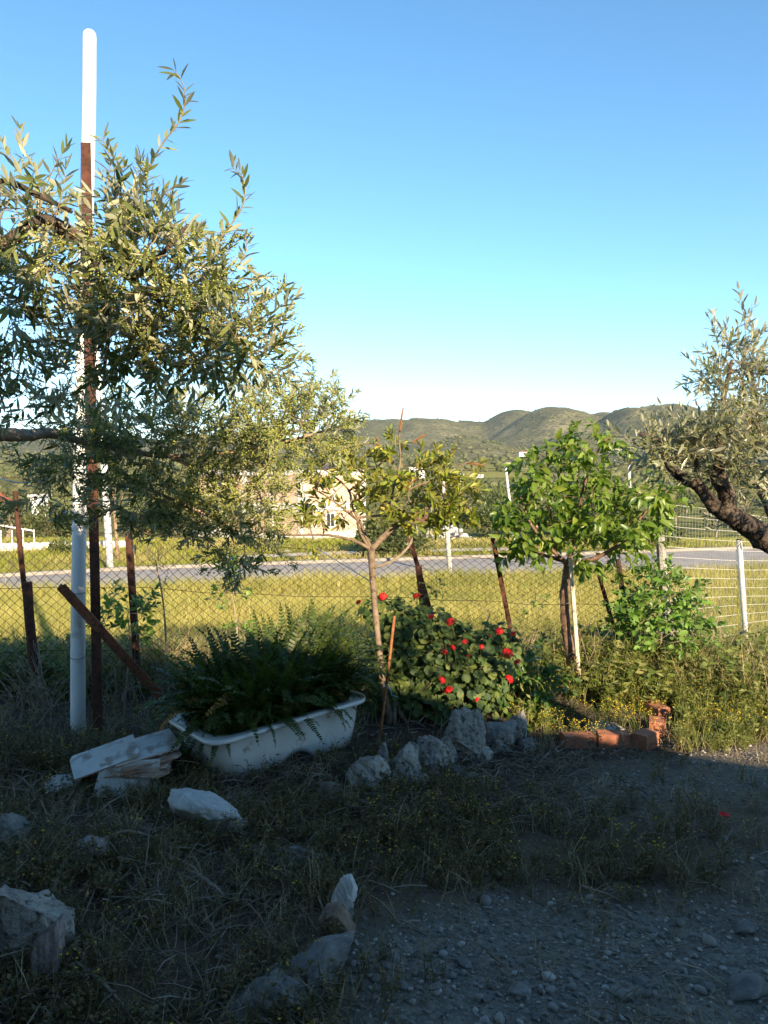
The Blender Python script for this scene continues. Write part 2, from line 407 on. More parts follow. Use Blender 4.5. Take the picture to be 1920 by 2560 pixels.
M['asphalt'] = surf('grey_asphalt', (.28, .25, .222), (.36, .32, .285), (.24, .215, .19), scale=.8, rough=.9, bump=.25, bscale=40, dist=.01)
M['kerb'] = surf('pale_kerb', (.24, .21, .175), (.31, .275, .23), scale=2, bump=.2)
M['path'] = surf('pale_dirt_path', (.45, .38, .27), (.58, .50, .38), (.36, .30, .18), scale=.6, bump=.3)

# ------------------------------------------------------------------ the setting: ground, far terrain, road
def ground_material():
    m, nt, out = nodes('yard_and_field_ground'); N = nt.nodes.new; L = nt.links.new
    pb = N('ShaderNodeBsdfPrincipled'); pb.inputs['Roughness'].default_value = .95; pb.inputs['Specular IOR Level'].default_value = .15
    L(pb.outputs[0], out.inputs['Surface'])
    tc = N('ShaderNodeTexCoord'); at = N('ShaderNodeAttribute'); at.attribute_name = 'mask'
    sp = N('ShaderNodeSeparateColor'); L(at.outputs['Color'], sp.inputs[0])
    def ns(scale, detail=6):
        n = N('ShaderNodeTexNoise'); n.inputs['Scale'].default_value = scale; n.inputs['Detail'].default_value = detail; n.inputs['Roughness'].default_value = .7
        L(tc.outputs['Object'], n.inputs['Vector']); return n
    def ramp(n, a, b, p=.38, q=.62):
        r = N('ShaderNodeValToRGB'); r.color_ramp.elements[0].position = p; r.color_ramp.elements[1].position = q
        r.color_ramp.elements[0].color = rgb(a); r.color_ramp.elements[1].color = rgb(b); L(n.outputs['Fac'], r.inputs['Fac']); return r.outputs['Color']
    def mix(f, a, b):
        x = N('ShaderNodeMix'); x.data_type = 'RGBA'; L(f, x.inputs[0]); L(a, x.inputs[6]); L(b, x.inputs[7]); return x.outputs[2]
    dirt = ramp(ns(5), (.085, .06, .036), (.19, .143, .09))
    v = N('ShaderNodeTexVoronoi'); v.inputs['Scale'].default_value = 42; L(tc.outputs['Object'], v.inputs['Vector'])
    vr = N('ShaderNodeValToRGB'); vr.color_ramp.elements[0].color = rgb((.10, .088, .07)); vr.color_ramp.elements[1].color = rgb((.35, .315, .265))
    sc = N('ShaderNodeSeparateColor'); L(v.outputs['Color'], sc.inputs[0]); L(sc.outputs[0], vr.inputs['Fac'])
    grav = mix(ns(9).outputs['Fac'], vr.outputs['Color'], ramp(ns(18), (.14, .12, .092), (.25, .218, .175)))
    field = ramp(ns(1.2), (.22, .19, .04), (.36, .30, .08))
    soil = ramp(ns(8), (.045, .035, .025), (.10, .08, .058))
    c = mix(sp.outputs[0], dirt, grav); c = mix(sp.outputs[2], c, soil); c = mix(sp.outputs[1], c, field)
    L(c, pb.inputs['Base Color'])
    nb = ns(30, 9); bp = N('ShaderNodeBump'); bp.inputs['Strength'].default_value = .9; bp.inputs['Distance'].default_value = .025
    mm = N('ShaderNodeMath'); mm.operation = 'MULTIPLY_ADD'; mm.inputs[1].default_value = -.6; L(v.outputs['Distance'], mm.inputs[0]); L(nb.outputs['Fac'], mm.inputs[2])
    L(mm.outputs[0], bp.inputs['Height']); L(bp.outputs['Normal'], pb.inputs['Normal'])
    return m

def grid_faces(nr, nc):
    i = np.arange(nr - 1)[:, None] * nc + np.arange(nc - 1)[None, :]
    return np.stack([i, i + 1, i + nc + 1, i + nc], -1).reshape(-1, 4)

def sig(t): return 1 / (1 + np.exp(-t))

def gravel_mask(px, py, x, y):
    n = fbm(x * 1.6, y * 1.6, 77, 4) * 260
    low = sig((py + n - (2300 - 0.09 * (px - 900))) / 30) * sig((px - 840 + n) / 40)
    up = sig((py + n - 1850) / 22) * sig((px + n - 1330) / 60) * sig((2030 - py + n) / 30)
    return np.clip(low + 0.75 * up, 0, 1)

xs = np.concatenate([np.linspace(-45, -5, 60)[:-1], np.linspace(-5, 5, 170)[:-1], np.linspace(5, 45, 60)])
ys = np.concatenate([np.linspace(-16, 2, 36)[:-1], np.linspace(2, 10, 170)[:-1], np.linspace(10, 62, 130)])
GX, GY = np.meshgrid(xs, ys); gx, gy = GX.ravel(), GY.ravel(); gzv = gz_np(gx, gy)
me = mesh_np('ground', np.stack([gx, gy, gzv], 1), [grid_faces(len(ys), len(xs))], ground_material(), True)
px, py = pix_np(np.stack([gx, gy, gzv], 1))
mask = np.zeros((len(gx), 4), np.float32); mask[:, 3] = 1
vis = gy > 1.5
mask[:, 0] = np.where(vis, gravel_mask(px, py, gx, gy), .6)
mask[:, 1] = sig((gy - 8.2 + fbm(gx * .8, gy * .8, 4) * 2) / .25)
mask[:, 2] = np.where(vis, sig((gy - 5.0 - np.clip((gx + .2) * .45, 0, 1.9)) / .1), 0) * (1 - mask[:, 1])
a = me.color_attributes.new('mask', 'FLOAT_COLOR', 'POINT'); a.data.foreach_set('color', mask.ravel())
tag(link('ground', me), kind='structure', label='shaded gravel yard with bare soil running out into the sunlit field')

def terrain_material():
    m, nt, out = nodes('scrub_hillside'); N = nt.nodes.new; L = nt.links.new
    pb = N('ShaderNodeBsdfPrincipled'); pb.inputs['Roughness'].default_value = 1.0; pb.inputs['Specular IOR Level'].default_value = .05
    L(pb.outputs[0], out.inputs['Surface'])
    tc = N('ShaderNodeTexCoord'); at = N('ShaderNodeAttribute'); at.attribute_name = 'mask'
    sp = N('ShaderNodeSeparateColor'); L(at.outputs['Color'], sp.inputs[0])
    def ns(scale, detail=6):
        n = N('ShaderNodeTexNoise'); n.inputs['Scale'].default_value = scale; n.inputs['Detail'].default_value = detail; n.inputs['Roughness'].default_value = .65
        L(tc.outputs['Object'], n.inputs['Vector']); return n
    def ramp(f, a, b, p=.4, q=.6):
        r = N('ShaderNodeValToRGB'); r.color_ramp.elements[0].position = p; r.color_ramp.elements[1].position = q
        r.color_ramp.elements[0].color = rgb(a); r.color_ramp.elements[1].color = rgb(b); L(f, r.inputs['Fac']); return r.outputs['Color']
    def mix(f, a, b):
        x = N('ShaderNodeMix'); x.data_type = 'RGBA'; L(f, x.inputs[0])
        L(a, x.inputs[6]); L(b, x.inputs[7]); return x.outputs[2]
    scrub = mix(ramp(ns(.0045, 4).outputs['Fac'], (0, 0, 0), (1, 1, 1), .42, .58), ramp(ns(.012).outputs['Fac'], (.17, .16, .075), (.30, .26, .14)), ramp(ns(.02).outputs['Fac'], (.09, .095, .045), (.17, .165, .08)))
    dots = ramp(ns(.11, 4).outputs['Fac'], (1, 1, 1), (0, 0, 0), .42, .52)
    dark = ramp(ns(.03).outputs['Fac'], (.07, .074, .036), (.11, .11, .055))
    hill = mix(dots, scrub, dark)
    rocks = ramp(ns(.07, 8).outputs['Fac'], (0, 0, 0), (1, 1, 1), .665, .70)
    cr = N('ShaderNodeRGB'); cr.outputs[0].default_value = rgb((.42, .39, .33)); hill = mix(rocks, hill, cr.outputs[0])
    v = N('ShaderNodeTexVoronoi'); v.inputs['Scale'].default_value = .012; L(tc.outputs['Object'], v.inputs['Vector'])
    sc = N('ShaderNodeSeparateColor'); L(v.outputs['Color'], sc.inputs[0])
    field = ramp(sc.outputs[0], (.13, .13, .04), (.27, .25, .07), .2, .8)
    L(mix(sp.outputs[0], hill, field), pb.inputs['Base Color'])
    bp = N('ShaderNodeBump'); bp.inputs['Strength'].default_value = .7; bp.inputs['Distance'].default_value = 4.0
    L(ns(.11, 4).outputs['Fac'], bp.inputs['Height']); L(bp.outputs['Normal'], pb.inputs['Normal'])
    return m

an = np.radians(np.linspace(-66, 66, 520)); rr = np.concatenate([np.geomspace(50, 600, 70)[:-1], np.linspace(600, 3200, 230), np.geomspace(3300, 6000, 8)])
A, R = np.meshgrid(an, rr); tx = (R * np.sin(A)).ravel(); ty = (R * np.cos(A)).ravel()
tz = gz_np(tx, ty) - 0.3 * np.clip((75 - R.ravel()) / 10, 0, 1)
me = mesh_np('hills', np.stack([tx, ty, tz], 1), [grid_faces(len(rr), len(an))], terrain_material(), True)
fm = np.zeros((len(tx), 4), np.float32); fm[:, 3] = 1
fm[:, 0] = sig((820 - ty + 500 * fbm(tx / 200., ty / 200., 8, 4)) / 60) * sig((18 - tz) / 4)
a = me.color_attributes.new('mask', 'FLOAT_COLOR', 'POINT'); a.data.foreach_set('color', fm.ravel())
tag(link('hills', me), kind='structure', label='scrub-covered hills and valley floor on the horizon')

# road beyond the field: a sheet following two edges, with a raised kerb on the far side
def strip(name, edge_a, edge_b, z, mat, n=60, dz=0.0):
    xsA = np.linspace(0, 1, n)
    def samp(E):
        E = np.array(E, float); t = np.linspace(0, 1, len(E)); return np.stack([np.interp(xsA, t, E[:, k]) for k in range(2)], 1)
    Aa, Bb = samp(edge_a), samp(edge_b)
    V = np.concatenate([np.column_stack([Aa, np.full(n, z)]), np.column_stack([Bb, np.full(n, z + dz)])])
    i = np.arange(n - 1); f = np.stack([i, i + 1, i + 1 + n, i + n], 1)
    return mesh_np(name, V, [f], mat)

def gp(px, py, z):
    t0, t1 = 1.0, 400.0
    for k in range(50):
        m_ = (t0 + t1) / 2
        if P(px, py, m_).z > z: t0 = m_
        else: t1 = m_
    p = P(px, py, t0); return (p.x, p.y)
RZ = -1.26
near_e = [(-46, 17.5)] + [gp(x_, y_, RZ) for x_, y_ in ((-200, 1490), (0, 1478), (320, 1465), (640, 1454), (1100, 1440), (1500, 1429), (1920, 1418))] + [(46, 34.0)]
far_e = [(-46, 21.5)] + [gp(x_, y_, RZ) for x_, y_ in ((-200, 1452), (0, 1443), (320, 1425), (640, 1413), (1100, 1398), (1500, 1385), (1920, 1371))] + [(46, 41.0)]
tag(link('road', strip('road', near_e, far_e, RZ, M['asphalt'])), kind='structure', label='grey asphalt road running across beyond the field')
kb = MB()
for (a_, b_) in zip(far_e[:-1], far_e[1:]):
    a3, b3 = Vector((*a_, RZ)), Vector((*b_, RZ)); d = (b3 - a3).normalized(); n_ = Vector((-d.y, d.x, 0))
    q = [a3 - Vector((0, 0, .1)), b3 - Vector((0, 0, .1)), b3 + n_ * .2 - Vector((0, 0, .1)), a3 + n_ * .2 - Vector((0, 0, .1))]
    kb.add(q + [p + Vector((0, 0, .2)) for p in q], [(4, 5, 6, 7), (0, 1, 5, 4), (2, 3, 7, 6)])
tag(kb.build('kerb', M['kerb']), kind='structure', label='pale concrete kerb along the far side of the road')
p_near = [gp(x_, y_, -1.27) for x_, y_ in ((560, 1398), (800, 1387), (1040, 1380), (1300, 1376))]
p_far = [gp(x_, y_, -1.27) for x_, y_ in ((560, 1391), (800, 1380), (1040, 1373), (1300, 1369))]
tag(link('dirt_path', strip('dirt_path', p_near, p_far, -1.268, M['path'], 20)), kind='structure', label='pale dirt track on the verge behind the road')

# ------------------------------------------------------------------ the house behind the camera that shades the yard
hx = Matrix.Translation((1.0, -3.0, 0)) @ Matrix.Rotation(math.atan(-0.491), 4, 'Z')
house = thing('house', 'pale two storey flat roofed house behind the viewpoint shading the yard', 'house', (1, -3, 0))
MB().box((-9, -9, -.2), (16, -.4, 4.86), hx).build('wall', M['plaster'], house)
MB().box((-9.3, -9.3, 4.86), (16.3, 0, 5.263), hx).build('roof_slab', M['concrete'], house)
MB().box((-9.3, -.4, 3.19), (16.3, 3.0, 3.425), hx).build('added_shade_roof', M['concrete'], house)  # unseen roof added to block more sky and deepen the yard's shade
for k in (-8.5, -5.2, 2.6, 7.0, 11.0, 15.0): MB().box((k, 2.6, -.2), (k + .25, 2.85, 3.19), hx).build('added_shade_post', M['plaster'], house)  # posts added under that unseen roof
for k in range(5):
    for s in range(2):
        w0 = -5.5 + k * 4.2
        wd = MB().box((w0, -.4, .9 + 2.5 * s), (w0 + 1.2, -.36, 2.1 + 2.5 * s), hx).build('window', M['dark'], house)
        MB().box((w0 - .08, -.4, .82 + 2.5 * s), (w0 + 1.28, -.30, .9 + 2.5 * s), hx).build('window_sill', M['concrete'], wd)

# ------------------------------------------------------------------ far buildings
def unfinished_building():
    D = 70.0
    c = P(752, 1352, D); g = c.z - .3
    root = thing('unfinished_brick_building', 'unfinished brick building with pale concrete bands behind the trees across the road', 'building', (c.x, D, g))
    Mx = Matrix.Translation((c.x, D, g)) @ Matrix.Rotation(math.radians(55), 4, 'Z')
    brickm = brick_wall_material()
    Ht = 6.25; W = 9.0; LW = 13.0     # right face runs along +x, left face runs back along +y (rotated)
    fl = [0.0, 3.05, Ht]
    MB().box((.15, .15, .0), (W - .15, LW - .15, Ht - .1), Mx).build('core', M['concrete'], root)
    for s in range(2):
        z0 = fl[s] + (.75 if s == 0 else .35); z1 = fl[s + 1] - .42
        for k in range(2):                       # panels on the face turned to the right
            a0 = .32 + k * (W / 2); a1 = a0 + W / 2 - .6
            MB().box((a0, .02, z0), (a1, .2, z1), Mx).build('brick_panel', brickm, root)
        for k in range(4):
            b0 = .32 + k * (LW / 4); b1 = b0 + LW / 4 - .6
            MB().box((.02, b0, z0), (.2, b1, z1), Mx).build('brick_panel', brickm, root)
    for s, (z0, z1) in enumerate(((0, .75), (2.65, 3.4), (Ht - .42, Ht))):
        MB().box((-.06, -.06, z0), (W + .06, LW + .06, z1), Mx).build('concrete_band', M['concrete'], root)
    for k in range(3):
        MB().box((k * W / 2 - .03, -.03, 0), (k * W / 2 + .3, .3, Ht + .02), Mx).build('column', M['concrete'], root)
    for k in range(1, 5):
        MB().box((-.03, k * LW / 4 - .03, 0), (.3, k * LW / 4 + .3, Ht + .02), Mx).build('column', M['concrete'], root)
    st = MB().box((W - 2.2, 1.0, Ht), (W - .6, 3.0, Ht + 1.75), Mx).build('stair_house', brickm, root)
    MB().box((W - .75, .9, Ht), (W - .5, 1.15, Ht + 1.8), Mx).build('column', M['plaster'], st)
    MB().box((W - 3.4, 1.2, Ht), (W - 2.2, 1.4, Ht + 1.3), Mx).build('roof_door', M['dark'], st)
    w = MB().box((3.4, -.02, 1.2), (4.6, .06, 2.5), Mx).build('window', M['metal_white'], root)
    for r in range(2):
        MB().box((3.5 + .55 * r, -.035, 1.3), (3.95 + .55 * r, .0, 2.4), Mx).build('pane', M['dark'], w)
    return root

def brick_wall_material():
    m, nt, out = nodes('hollow_brick_wall'); N = nt.nodes.new; L = nt.links.new
    pb = N('ShaderNodeBsdfPrincipled'); pb.inputs['Roughness'].default_value = .9; L(pb.outputs[0], out.inputs['Surface'])
    tc = N('ShaderNodeTexCoord'); mp = N('ShaderNodeMapping'); mp.inputs['Rotation'].default_value = (math.pi / 2, 0, 0)
    L(tc.outputs['Object'], mp.inputs['Vector'])
    b = N('ShaderNodeTexBrick'); b.inputs['Scale'].default_value = 1.0; b.inputs['Brick Width'].default_value = .33; b.inputs['Row Height'].default_value = .19
    b.inputs['Mortar Size'].default_value = .012; b.inputs['Color1'].default_value = rgb((.60, .37, .24)); b.inputs['Color2'].default_value = rgb((.66, .43, .29)); b.inputs['Mortar'].default_value = rgb((.62, .55, .47))
    L(mp.outputs[0], b.inputs['Vector']); L(b.outputs['Color'], pb.inputs['Base Color'])
    return m
unfinished_building()

def white_house():
    D = 52.0; r = P(18, 1385, D); r.x = P(36, 1385, D + 7.7).x - .7
    root = thing('white_house', 'white house with red tiled roof cut by the left edge of the photo', 'house', (r.x - 4, D, r.z))
    g = r.z - .6; zt = P(18, 1262, D).z
    MB().box((r.x - 8, D, g), (r.x, D + 7, zt)).build('wall', M['plaster'], root)
    MB().add([(r.x - 8.5, D - .7, zt), (r.x + .7, D - .7, zt), (r.x + .7, D + 7.7, zt), (r.x - 8.5, D + 7.7, zt), (r.x - 8.5, D + 3.5, zt + 1.3), (r.x + .7, D + 3.5, zt + 1.3)],
             [(0, 1, 5, 4), (2, 3, 4, 5), (1, 2, 5), (3, 0, 4), (0, 3, 2, 1)]).build('roof', M['rooftile'], root)
    zb = P(18, 1318, D).z
    MB().box((r.x - 7.5, D - 1.3, zb - .22), (r.x + .3, D, zb)).build('balcony_slab', M['plaster'], root)
    rl = MB(); rl.tube([(r.x - 7.5, D - 1.25, zb + .95), (r.x + .25, D - 1.25, zb + .95)], .03, 5)
    for k in range(17): rl.tube([(r.x - 7.4 + k * .478, D - 1.25, zb), (r.x - 7.4 + k * .478, D - 1.25, zb + .95)], .02, 4)
    rl.build('balcony_railing', M['metal_white'], root)
    for k in range(2): MB().tube([(r.x - .5 + .6 * k, D - 1.2, zb - .2), (r.x + .1 + .6 * k, D - .1, g)], .035, 5).build('balcony_prop', M['metal_white'], root)
    for k in range(3): MB().box((r.x - 6.5 + 2.1 * k, D - .03, zb + .1), (r.x - 5.6 + 2.1 * k, D + .02, zb + 1.9)).build('window', M['dark'], root)
white_house()

# low pale wall with a railing, left of the poles
a_, b_ = P(-120, 1392, 33), P(330, 1378, 35.5)
wall = thing('low_wall', 'low pale concrete wall with short railing beyond the road at left', 'wall', (a_.x, a_.y, a_.z - .3))
d = (b_ - a_).normalized(); n_ = Vector((-d.y, d.x, 0)).normalized() * .3
zt = [P(-120, 1362, 33).z, P(330, 1352, 35.5).z]
MB().add([a_ - Vector((0, 0, .8)), b_ - Vector((0, 0, .8)), b_ + n_ - Vector((0, 0, .8)), a_ + n_ - Vector((0, 0, .8)), (a_.x, a_.y, zt[0]), (b_.x, b_.y, zt[1]), (b_.x + n_.x, b_.y + n_.y, zt[1]), (a_.x + n_.x, a_.y + n_.y, zt[0])],
         [(0, 1, 5, 4), (1, 2, 6, 5), (2, 3, 7, 6), (3, 0, 4, 7), (4, 5, 6, 7)]).build('wall_body', M['concrete'], wall)
rl = MB()
pts = [a_.lerp(b_, t) for t in (.26, .32, .38, .44)]
for i, p in enumerate(pts): p.z = zt[0] + (zt[1] - zt[0]) * (.26 + .06 * i)
for p in pts: rl.tube([p, p + Vector((0, 0, .55))], .03, 5)
rl.tube([pts[0] + Vector((0, 0, .75)), pts[-1] + Vector((0, 0, .5))], .035, 5)
rl.build('railing', M['metal_white'], wall)

def small_house(px0, px1, pyb, pyt, D, roof, label, name='farm_house', tile=True):
    a, b = P(px0, pyb, D), P(px1, pyb, D); zt = P(px0, pyt, D).z
    root = thing(name, label, 'house', ((a.x + b.x) / 2, D, a.z))
    w = b.x - a.x; dp = max(4, w * .6)
    MB().box((a.x, D, a.z - 2.5), (b.x, D + dp, zt)).build('wall', M['plaster'], root)
    hr = (zt - a.z) * .35
    if tile:
        MB().add([(a.x - .4, D - .4, zt), (b.x + .4, D - .4, zt), (b.x + .4, D + dp + .4, zt), (a.x - .4, D + dp + .4, zt), (a.x + w * .2, D + dp / 2, zt + hr), (b.x - w * .2, D + dp / 2, zt + hr)],
                 [(0, 1, 5, 4), (1, 2, 5), (2, 3, 4, 5), (3, 0, 4), (3, 2, 1, 0)]).build('roof', roof, root)
    else:
        MB().box((a.x - .3, D - .3, zt), (b.x + .3, D + dp + .3, zt + .3)).build('roof', roof, root)
    for k in range(3):
        x0 = a.x + w * (.15 + .28 * k); MB().box((x0, D - .04, a.z + (zt - a.z) * .35), (x0 + w * .13, D + .05, a.z + (zt - a.z) * .75)).build('window', M['dark'], root)
small_house(1024, 1062, 1186, 1170, 330, M['concrete'], 'flat white farm building in the valley behind the bottlebrush tree', tile=False)
small_house(1128, 1160, 1196, 1186, 300, M['plaster'], 'small white gabled shed in the valley right of the bottlebrush tree')
small_house(1180, 1208, 1194, 1188, 420, M['concrete'], 'long low pale building in the valley near the leaning fence posts', tile=False)
small_house(1650, 1688, 1136, 1124, 800, M['rooftile'], 'red roofed farmhouse on the hillside behind the right olive tree')
small_house(1298, 1322, 1136, 1130, 900, M['rooftile'], 'tiny red roofed house at the foot of the small hill')
small_house(1672, 1708, 1168, 1160, 520, M['concrete'], 'pale flat building on the slope below the red roofed farmhouse', tile=False)
small_house(76, 96, 1256, 1242, 120, M['concrete'], 'small beige hut among bushes behind the left fence post', tile=False)

def ruin():
    D = 62.0; a, b = P(1040, 1336, D), P(1090, 1338, D); zt = P(1040, 1308, D).z; g = a.z - .4
    root = thing('ruined_hut', 'small ruined stone hut with rusty roof left of the white rubble', 'hut', ((a.x + b.x) / 2, D, g))
    w = b.x - a.x
    for i, (u0, u1) in enumerate(((0, .3), (.5, .66), (.84, 1.0))):
        MB().box((a.x + u0 * w, D, g), (a.x + u1 * w, D + .3, zt)).build('wall_pier', M['grey_post'], root)
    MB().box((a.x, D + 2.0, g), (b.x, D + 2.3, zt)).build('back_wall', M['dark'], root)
    MB().add([(a.x - .3, D - .3, zt), (b.x + .2, D - .3, zt - .1), (b.x + .2, D + 2.6, zt + .3), (a.x - .3, D + 2.6, zt + .35), (a.x - .3, D - .3, zt + .12), (b.x + .2, D - .3, zt + .02), (b.x + .2, D + 2.6, zt + .42), (a.x - .3, D + 2.6, zt + .47)],
             [(0, 1, 5, 4), (1, 2, 6, 5), (2, 3, 7, 6), (3, 0, 4, 7), (4, 5, 6, 7), (3, 2, 1, 0)]).build('roof', M['rust_light'], root)
ruin()

ICO1, ICO2, ICO3, ICO4 = ico(1), ico(2), ico(3), ico(5)
def rock_template(seed, base=ICO2, cuts=9, rough=.10):
    r = np.random.default_rng(seed); V = base[0].copy()
    for k in range(cuts):
        n = r.normal(0, 1, 3); n /= np.linalg.norm(n); d = r.uniform(.55, .85)
        over = V @ n - d; V -= np.where(over > 0, over, 0)[:, None] * n[None]
    a, b = V[:, 0] + V[:, 2] * .7 + seed, V[:, 1] - V[:, 2] * .6
    V *= (1 + rough * 2 * (vnoise(a * 3, b * 3, seed) - .5) + rough * 1.3 * (vnoise(a * 7, b * 7, seed + 1) - .5) + rough * 1.1 * (vnoise(a * 15, b * 15, seed + 2) - .5) + rough * .7 * (vnoise(a * 31, b * 31, seed + 3) - .5))[:, None]
    return V, base[1]

# white rubble heap across the road
r_ = np.random.default_rng(5); D = 52.0; c = P(1128, 1352, D)
n = 260; u = r_.normal(0, .42, n); w_ = r_.normal(0, .5, n); hh = np.clip(1 - np.abs(u), 0, 1) * r_.uniform(0, 1, n)
O = np.stack([c.x + u * 2.0, D + w_, c.z - .15 + hh * 1.15], 1)
S = r_.uniform(.06, .22, n); X, Y, Z = upright(n, r_, S, .8)
V, T = scatter(rock_template(3, ICO1), O, X, Y, Z)
rub = thing('rubble_heap', 'heap of white rubble beside the ruined hut across the road', 'rubble', c)
link('chunks', mesh_np('chunks', V, [T], M['rock_white']), rub)['kind'] = 'stuff'

def pole(name, base, top, r0, r1, mat, label, parts=None):
    root = thing(name, label, 'pole', base)
    MB().tube([base - Vector((0, 0, .3)), base.lerp(top, .5), top], [r0, (r0 + r1) / 2, r1], 12).build('shaft', mat, root, True)
    if parts:
        MB().box((top.x - .5, top.y - .05, top.z - .5), (top.x + .5, top.y + .05, top.z - .4)).build('crossarm', M['pole_wood'], root)
    else: MB().tube([top, top + Vector((0, 0, .02))], [r1 * 1.1, r1 * .9], 12).build('cap', M['galv_post'], root)
    return top
pA = pole('utility_pole', P(277, 1424, 27.5), P(240, 860, 27.5), .125, .095, M['pole_white'], 'thick white leaning pole at the road edge behind the rusty posts', 1)
pB = pole('utility_pole', P(296, 1412, 31), P(283, 1225, 31), .07, .055, M['pole_wood'], 'thin brown wooden pole just right of the thick white pole')
pC = pole('utility_pole', P(797, 1384, 41), P(748, 1166, 41), .13, .09, M['pole_grey'], 'grey pole standing in front of the brick building', 1)
pD = pole('utility_pole', P(1128, 1446, 26), P(1107, 1205, 26), .085, .065, M['pole_grey'], 'pale grey pole beside the road right of the bottlebrush tree')
pE = pole('utility_pole', P(1292, 1402, 33), P(1264, 1168, 33), .06, .05, M['pole_grey'], 'slim grey pole behind the peach tree carrying the cable')
pF = pole('utility_pole', P(1352, 1428, 30), P(1334, 1232, 30), .06, .05, M['pole_wood'], 'slim brown pole hidden in the peach tree crown')
pG = pole('utility_pole', P(1580, 1372, 40), P(1572, 1160, 40), .09, .07, M['pole_grey'], 'grey pole between the peach tree and the right olive tree')
def cable(a, b, sag, r, label):
    pts = [a.lerp(b, t) - Vector((0, 0, sag * 4 * t * (1 - t))) for t in np.linspace(0, 1, 24)]
    MB().tube(pts, r, 4).solo('overhead_cable', M['cable'], label, 'cable', 'overhead cables')
cable(pC, pE, .25, .014, 'black cable from the grey pole to the slim peach tree pole')
cable(pE, pG, .3, .014, 'black cable from the peach tree pole towards the right olive tree')
cable(pG, P(2100, 1150, 46), .4, .014, 'black cable leaving behind the right olive tree')
cable(pC, pA - Vector((0, 0, 2.0)), .4, .012, 'black cable running left from the brick building pole')

# ------------------------------------------------------------------ bushes and trees beyond the fence
def leaf_cloud(blobs, n, size, rng, tmpl, updir=(0, 0, 1), shell=.55):
    """blobs: (centre, rx, ry, rz); leaves clumped over the volumes"""
    O = []; D = []
    vol = np.array([b[1] * b[2] * b[3] for b in blobs]) ** .67; vol /= vol.sum()
    for (c, rx, ry, rz), f in zip(blobs, vol):
        k = max(4, int(n * f / 9)); d = rng.normal(0, 1, (k, 3)); d /= np.linalg.norm(d, axis=1, keepdims=True)
        rad = rng.uniform(shell, 1.05, k) ** .6
        cen = np.array(c) + d * rad[:, None] * np.array([rx, ry, rz])
        for j in range(9):
            O.append(cen + rng.normal(0, 1, (k, 3)) * np.array([rx, ry, rz]) * .10); D.append(d + rng.normal(0, .7, (k, 3)) + np.array(updir) * .3)
    O = np.concatenate(O); D = np.concatenate(D)
    X, Y, Z = frames(D, np.array([0, 0, 1.]), rng, .8)
    s = rng.uniform(.6, 1.3, len(O))[:, None] * size
    return scatter(tmpl, O, X * s, Y * s, Z * s)

SIMPLE = leaf_template(.55, .06, .1, ((0, 0), (.5, 1), (1, 0)))
def bush(px0, px1, pyt, pyb, D, n, size, mat, label, name='bush', seed=1, parts_name='foliage', group=None):
    rng = np.random.default_rng(seed)
    a, b = P(px0, pyb, D), P(px1, pyb, D); zt = P(px0, pyt, D).z; zb = min(a.z, gz((a.x + b.x) / 2, D) + .02)
    cx = (a.x + b.x) / 2; w = (b.x - a.x) / 2; hgt = zt - zb
    root = thing(name, label, name.replace('_', ' '), (cx, D, zb), group)
    blobs = [((cx, D, zb + hgt * .5), w * .8, w * .7, hgt * .5)]
    for k in range(7): blobs.append(((cx + rng.uniform(-.65, .65) * w, D + rng.uniform(-.5, .5) * w, zb + hgt * rng.uniform(.3, .8)), w * .38, w * .38, hgt * .26))
    V, T = leaf_cloud(blobs, n, size, rng, SIMPLE)
    o = link(parts_name, mesh_np(parts_name, V, [T], mat), root); o['kind'] = 'stuff'
    st = MB()
    for k in range(5):
        e = Vector((cx + rng.uniform(-.6, .6) * w, D + rng.uniform(-.4, .4) * w, zb + hgt * rng.uniform(.5, .8)))
        st.tube([(cx, D, zb - .1), Vector((cx, D, zb)).lerp(e, .5) + Vector((0, 0, .1)), e], [.04, .03, .012], 5)
    st.build('stem', M['wood'], root)
bush(118, 190, 1352, 1420, 33, 2600, .16, M['bush_leaf'], 'round grey green bush beyond the road beside the white pipe', seed=1)
bush(880, 1092, 1305, 1432, 33, 6500, .17, M['bush_leaf'], 'wide dark bush behind the bottlebrush trunk beyond the road', seed=2)
bush(1535, 1700, 1285, 1425, 37, 5200, .18, M['bush_leaf'], 'big grey green bush behind the grey fence end post', seed=3)
bush(300, 640, 1235, 1372, 58, 6500, .3, M['bush_leaf'], 'broad dark thicket left of the brick building behind the olive', seed=4)
bush(40, 210, 1262, 1368, 62, 3500, .28, M['bush_leaf'], 'dark green bushes behind the low pale wall at left', seed=5)
bush(1165, 1330, 1262, 1342, 75, 3000, .34, M['bush_leaf'], 'dark thicket behind the rubble heap and the peach tree', seed=6)
bush(1340, 1560, 1240, 1345, 80, 3600, .36, M['bush_leaf'], 'dark thicket behind the right half of the peach tree', seed=7)
bush(1110, 1330, 1215, 1268, 120, 3000, .4, M['bush_leaf'], 'reedy green thicket in the valley behind the slim grey pole', seed=8)

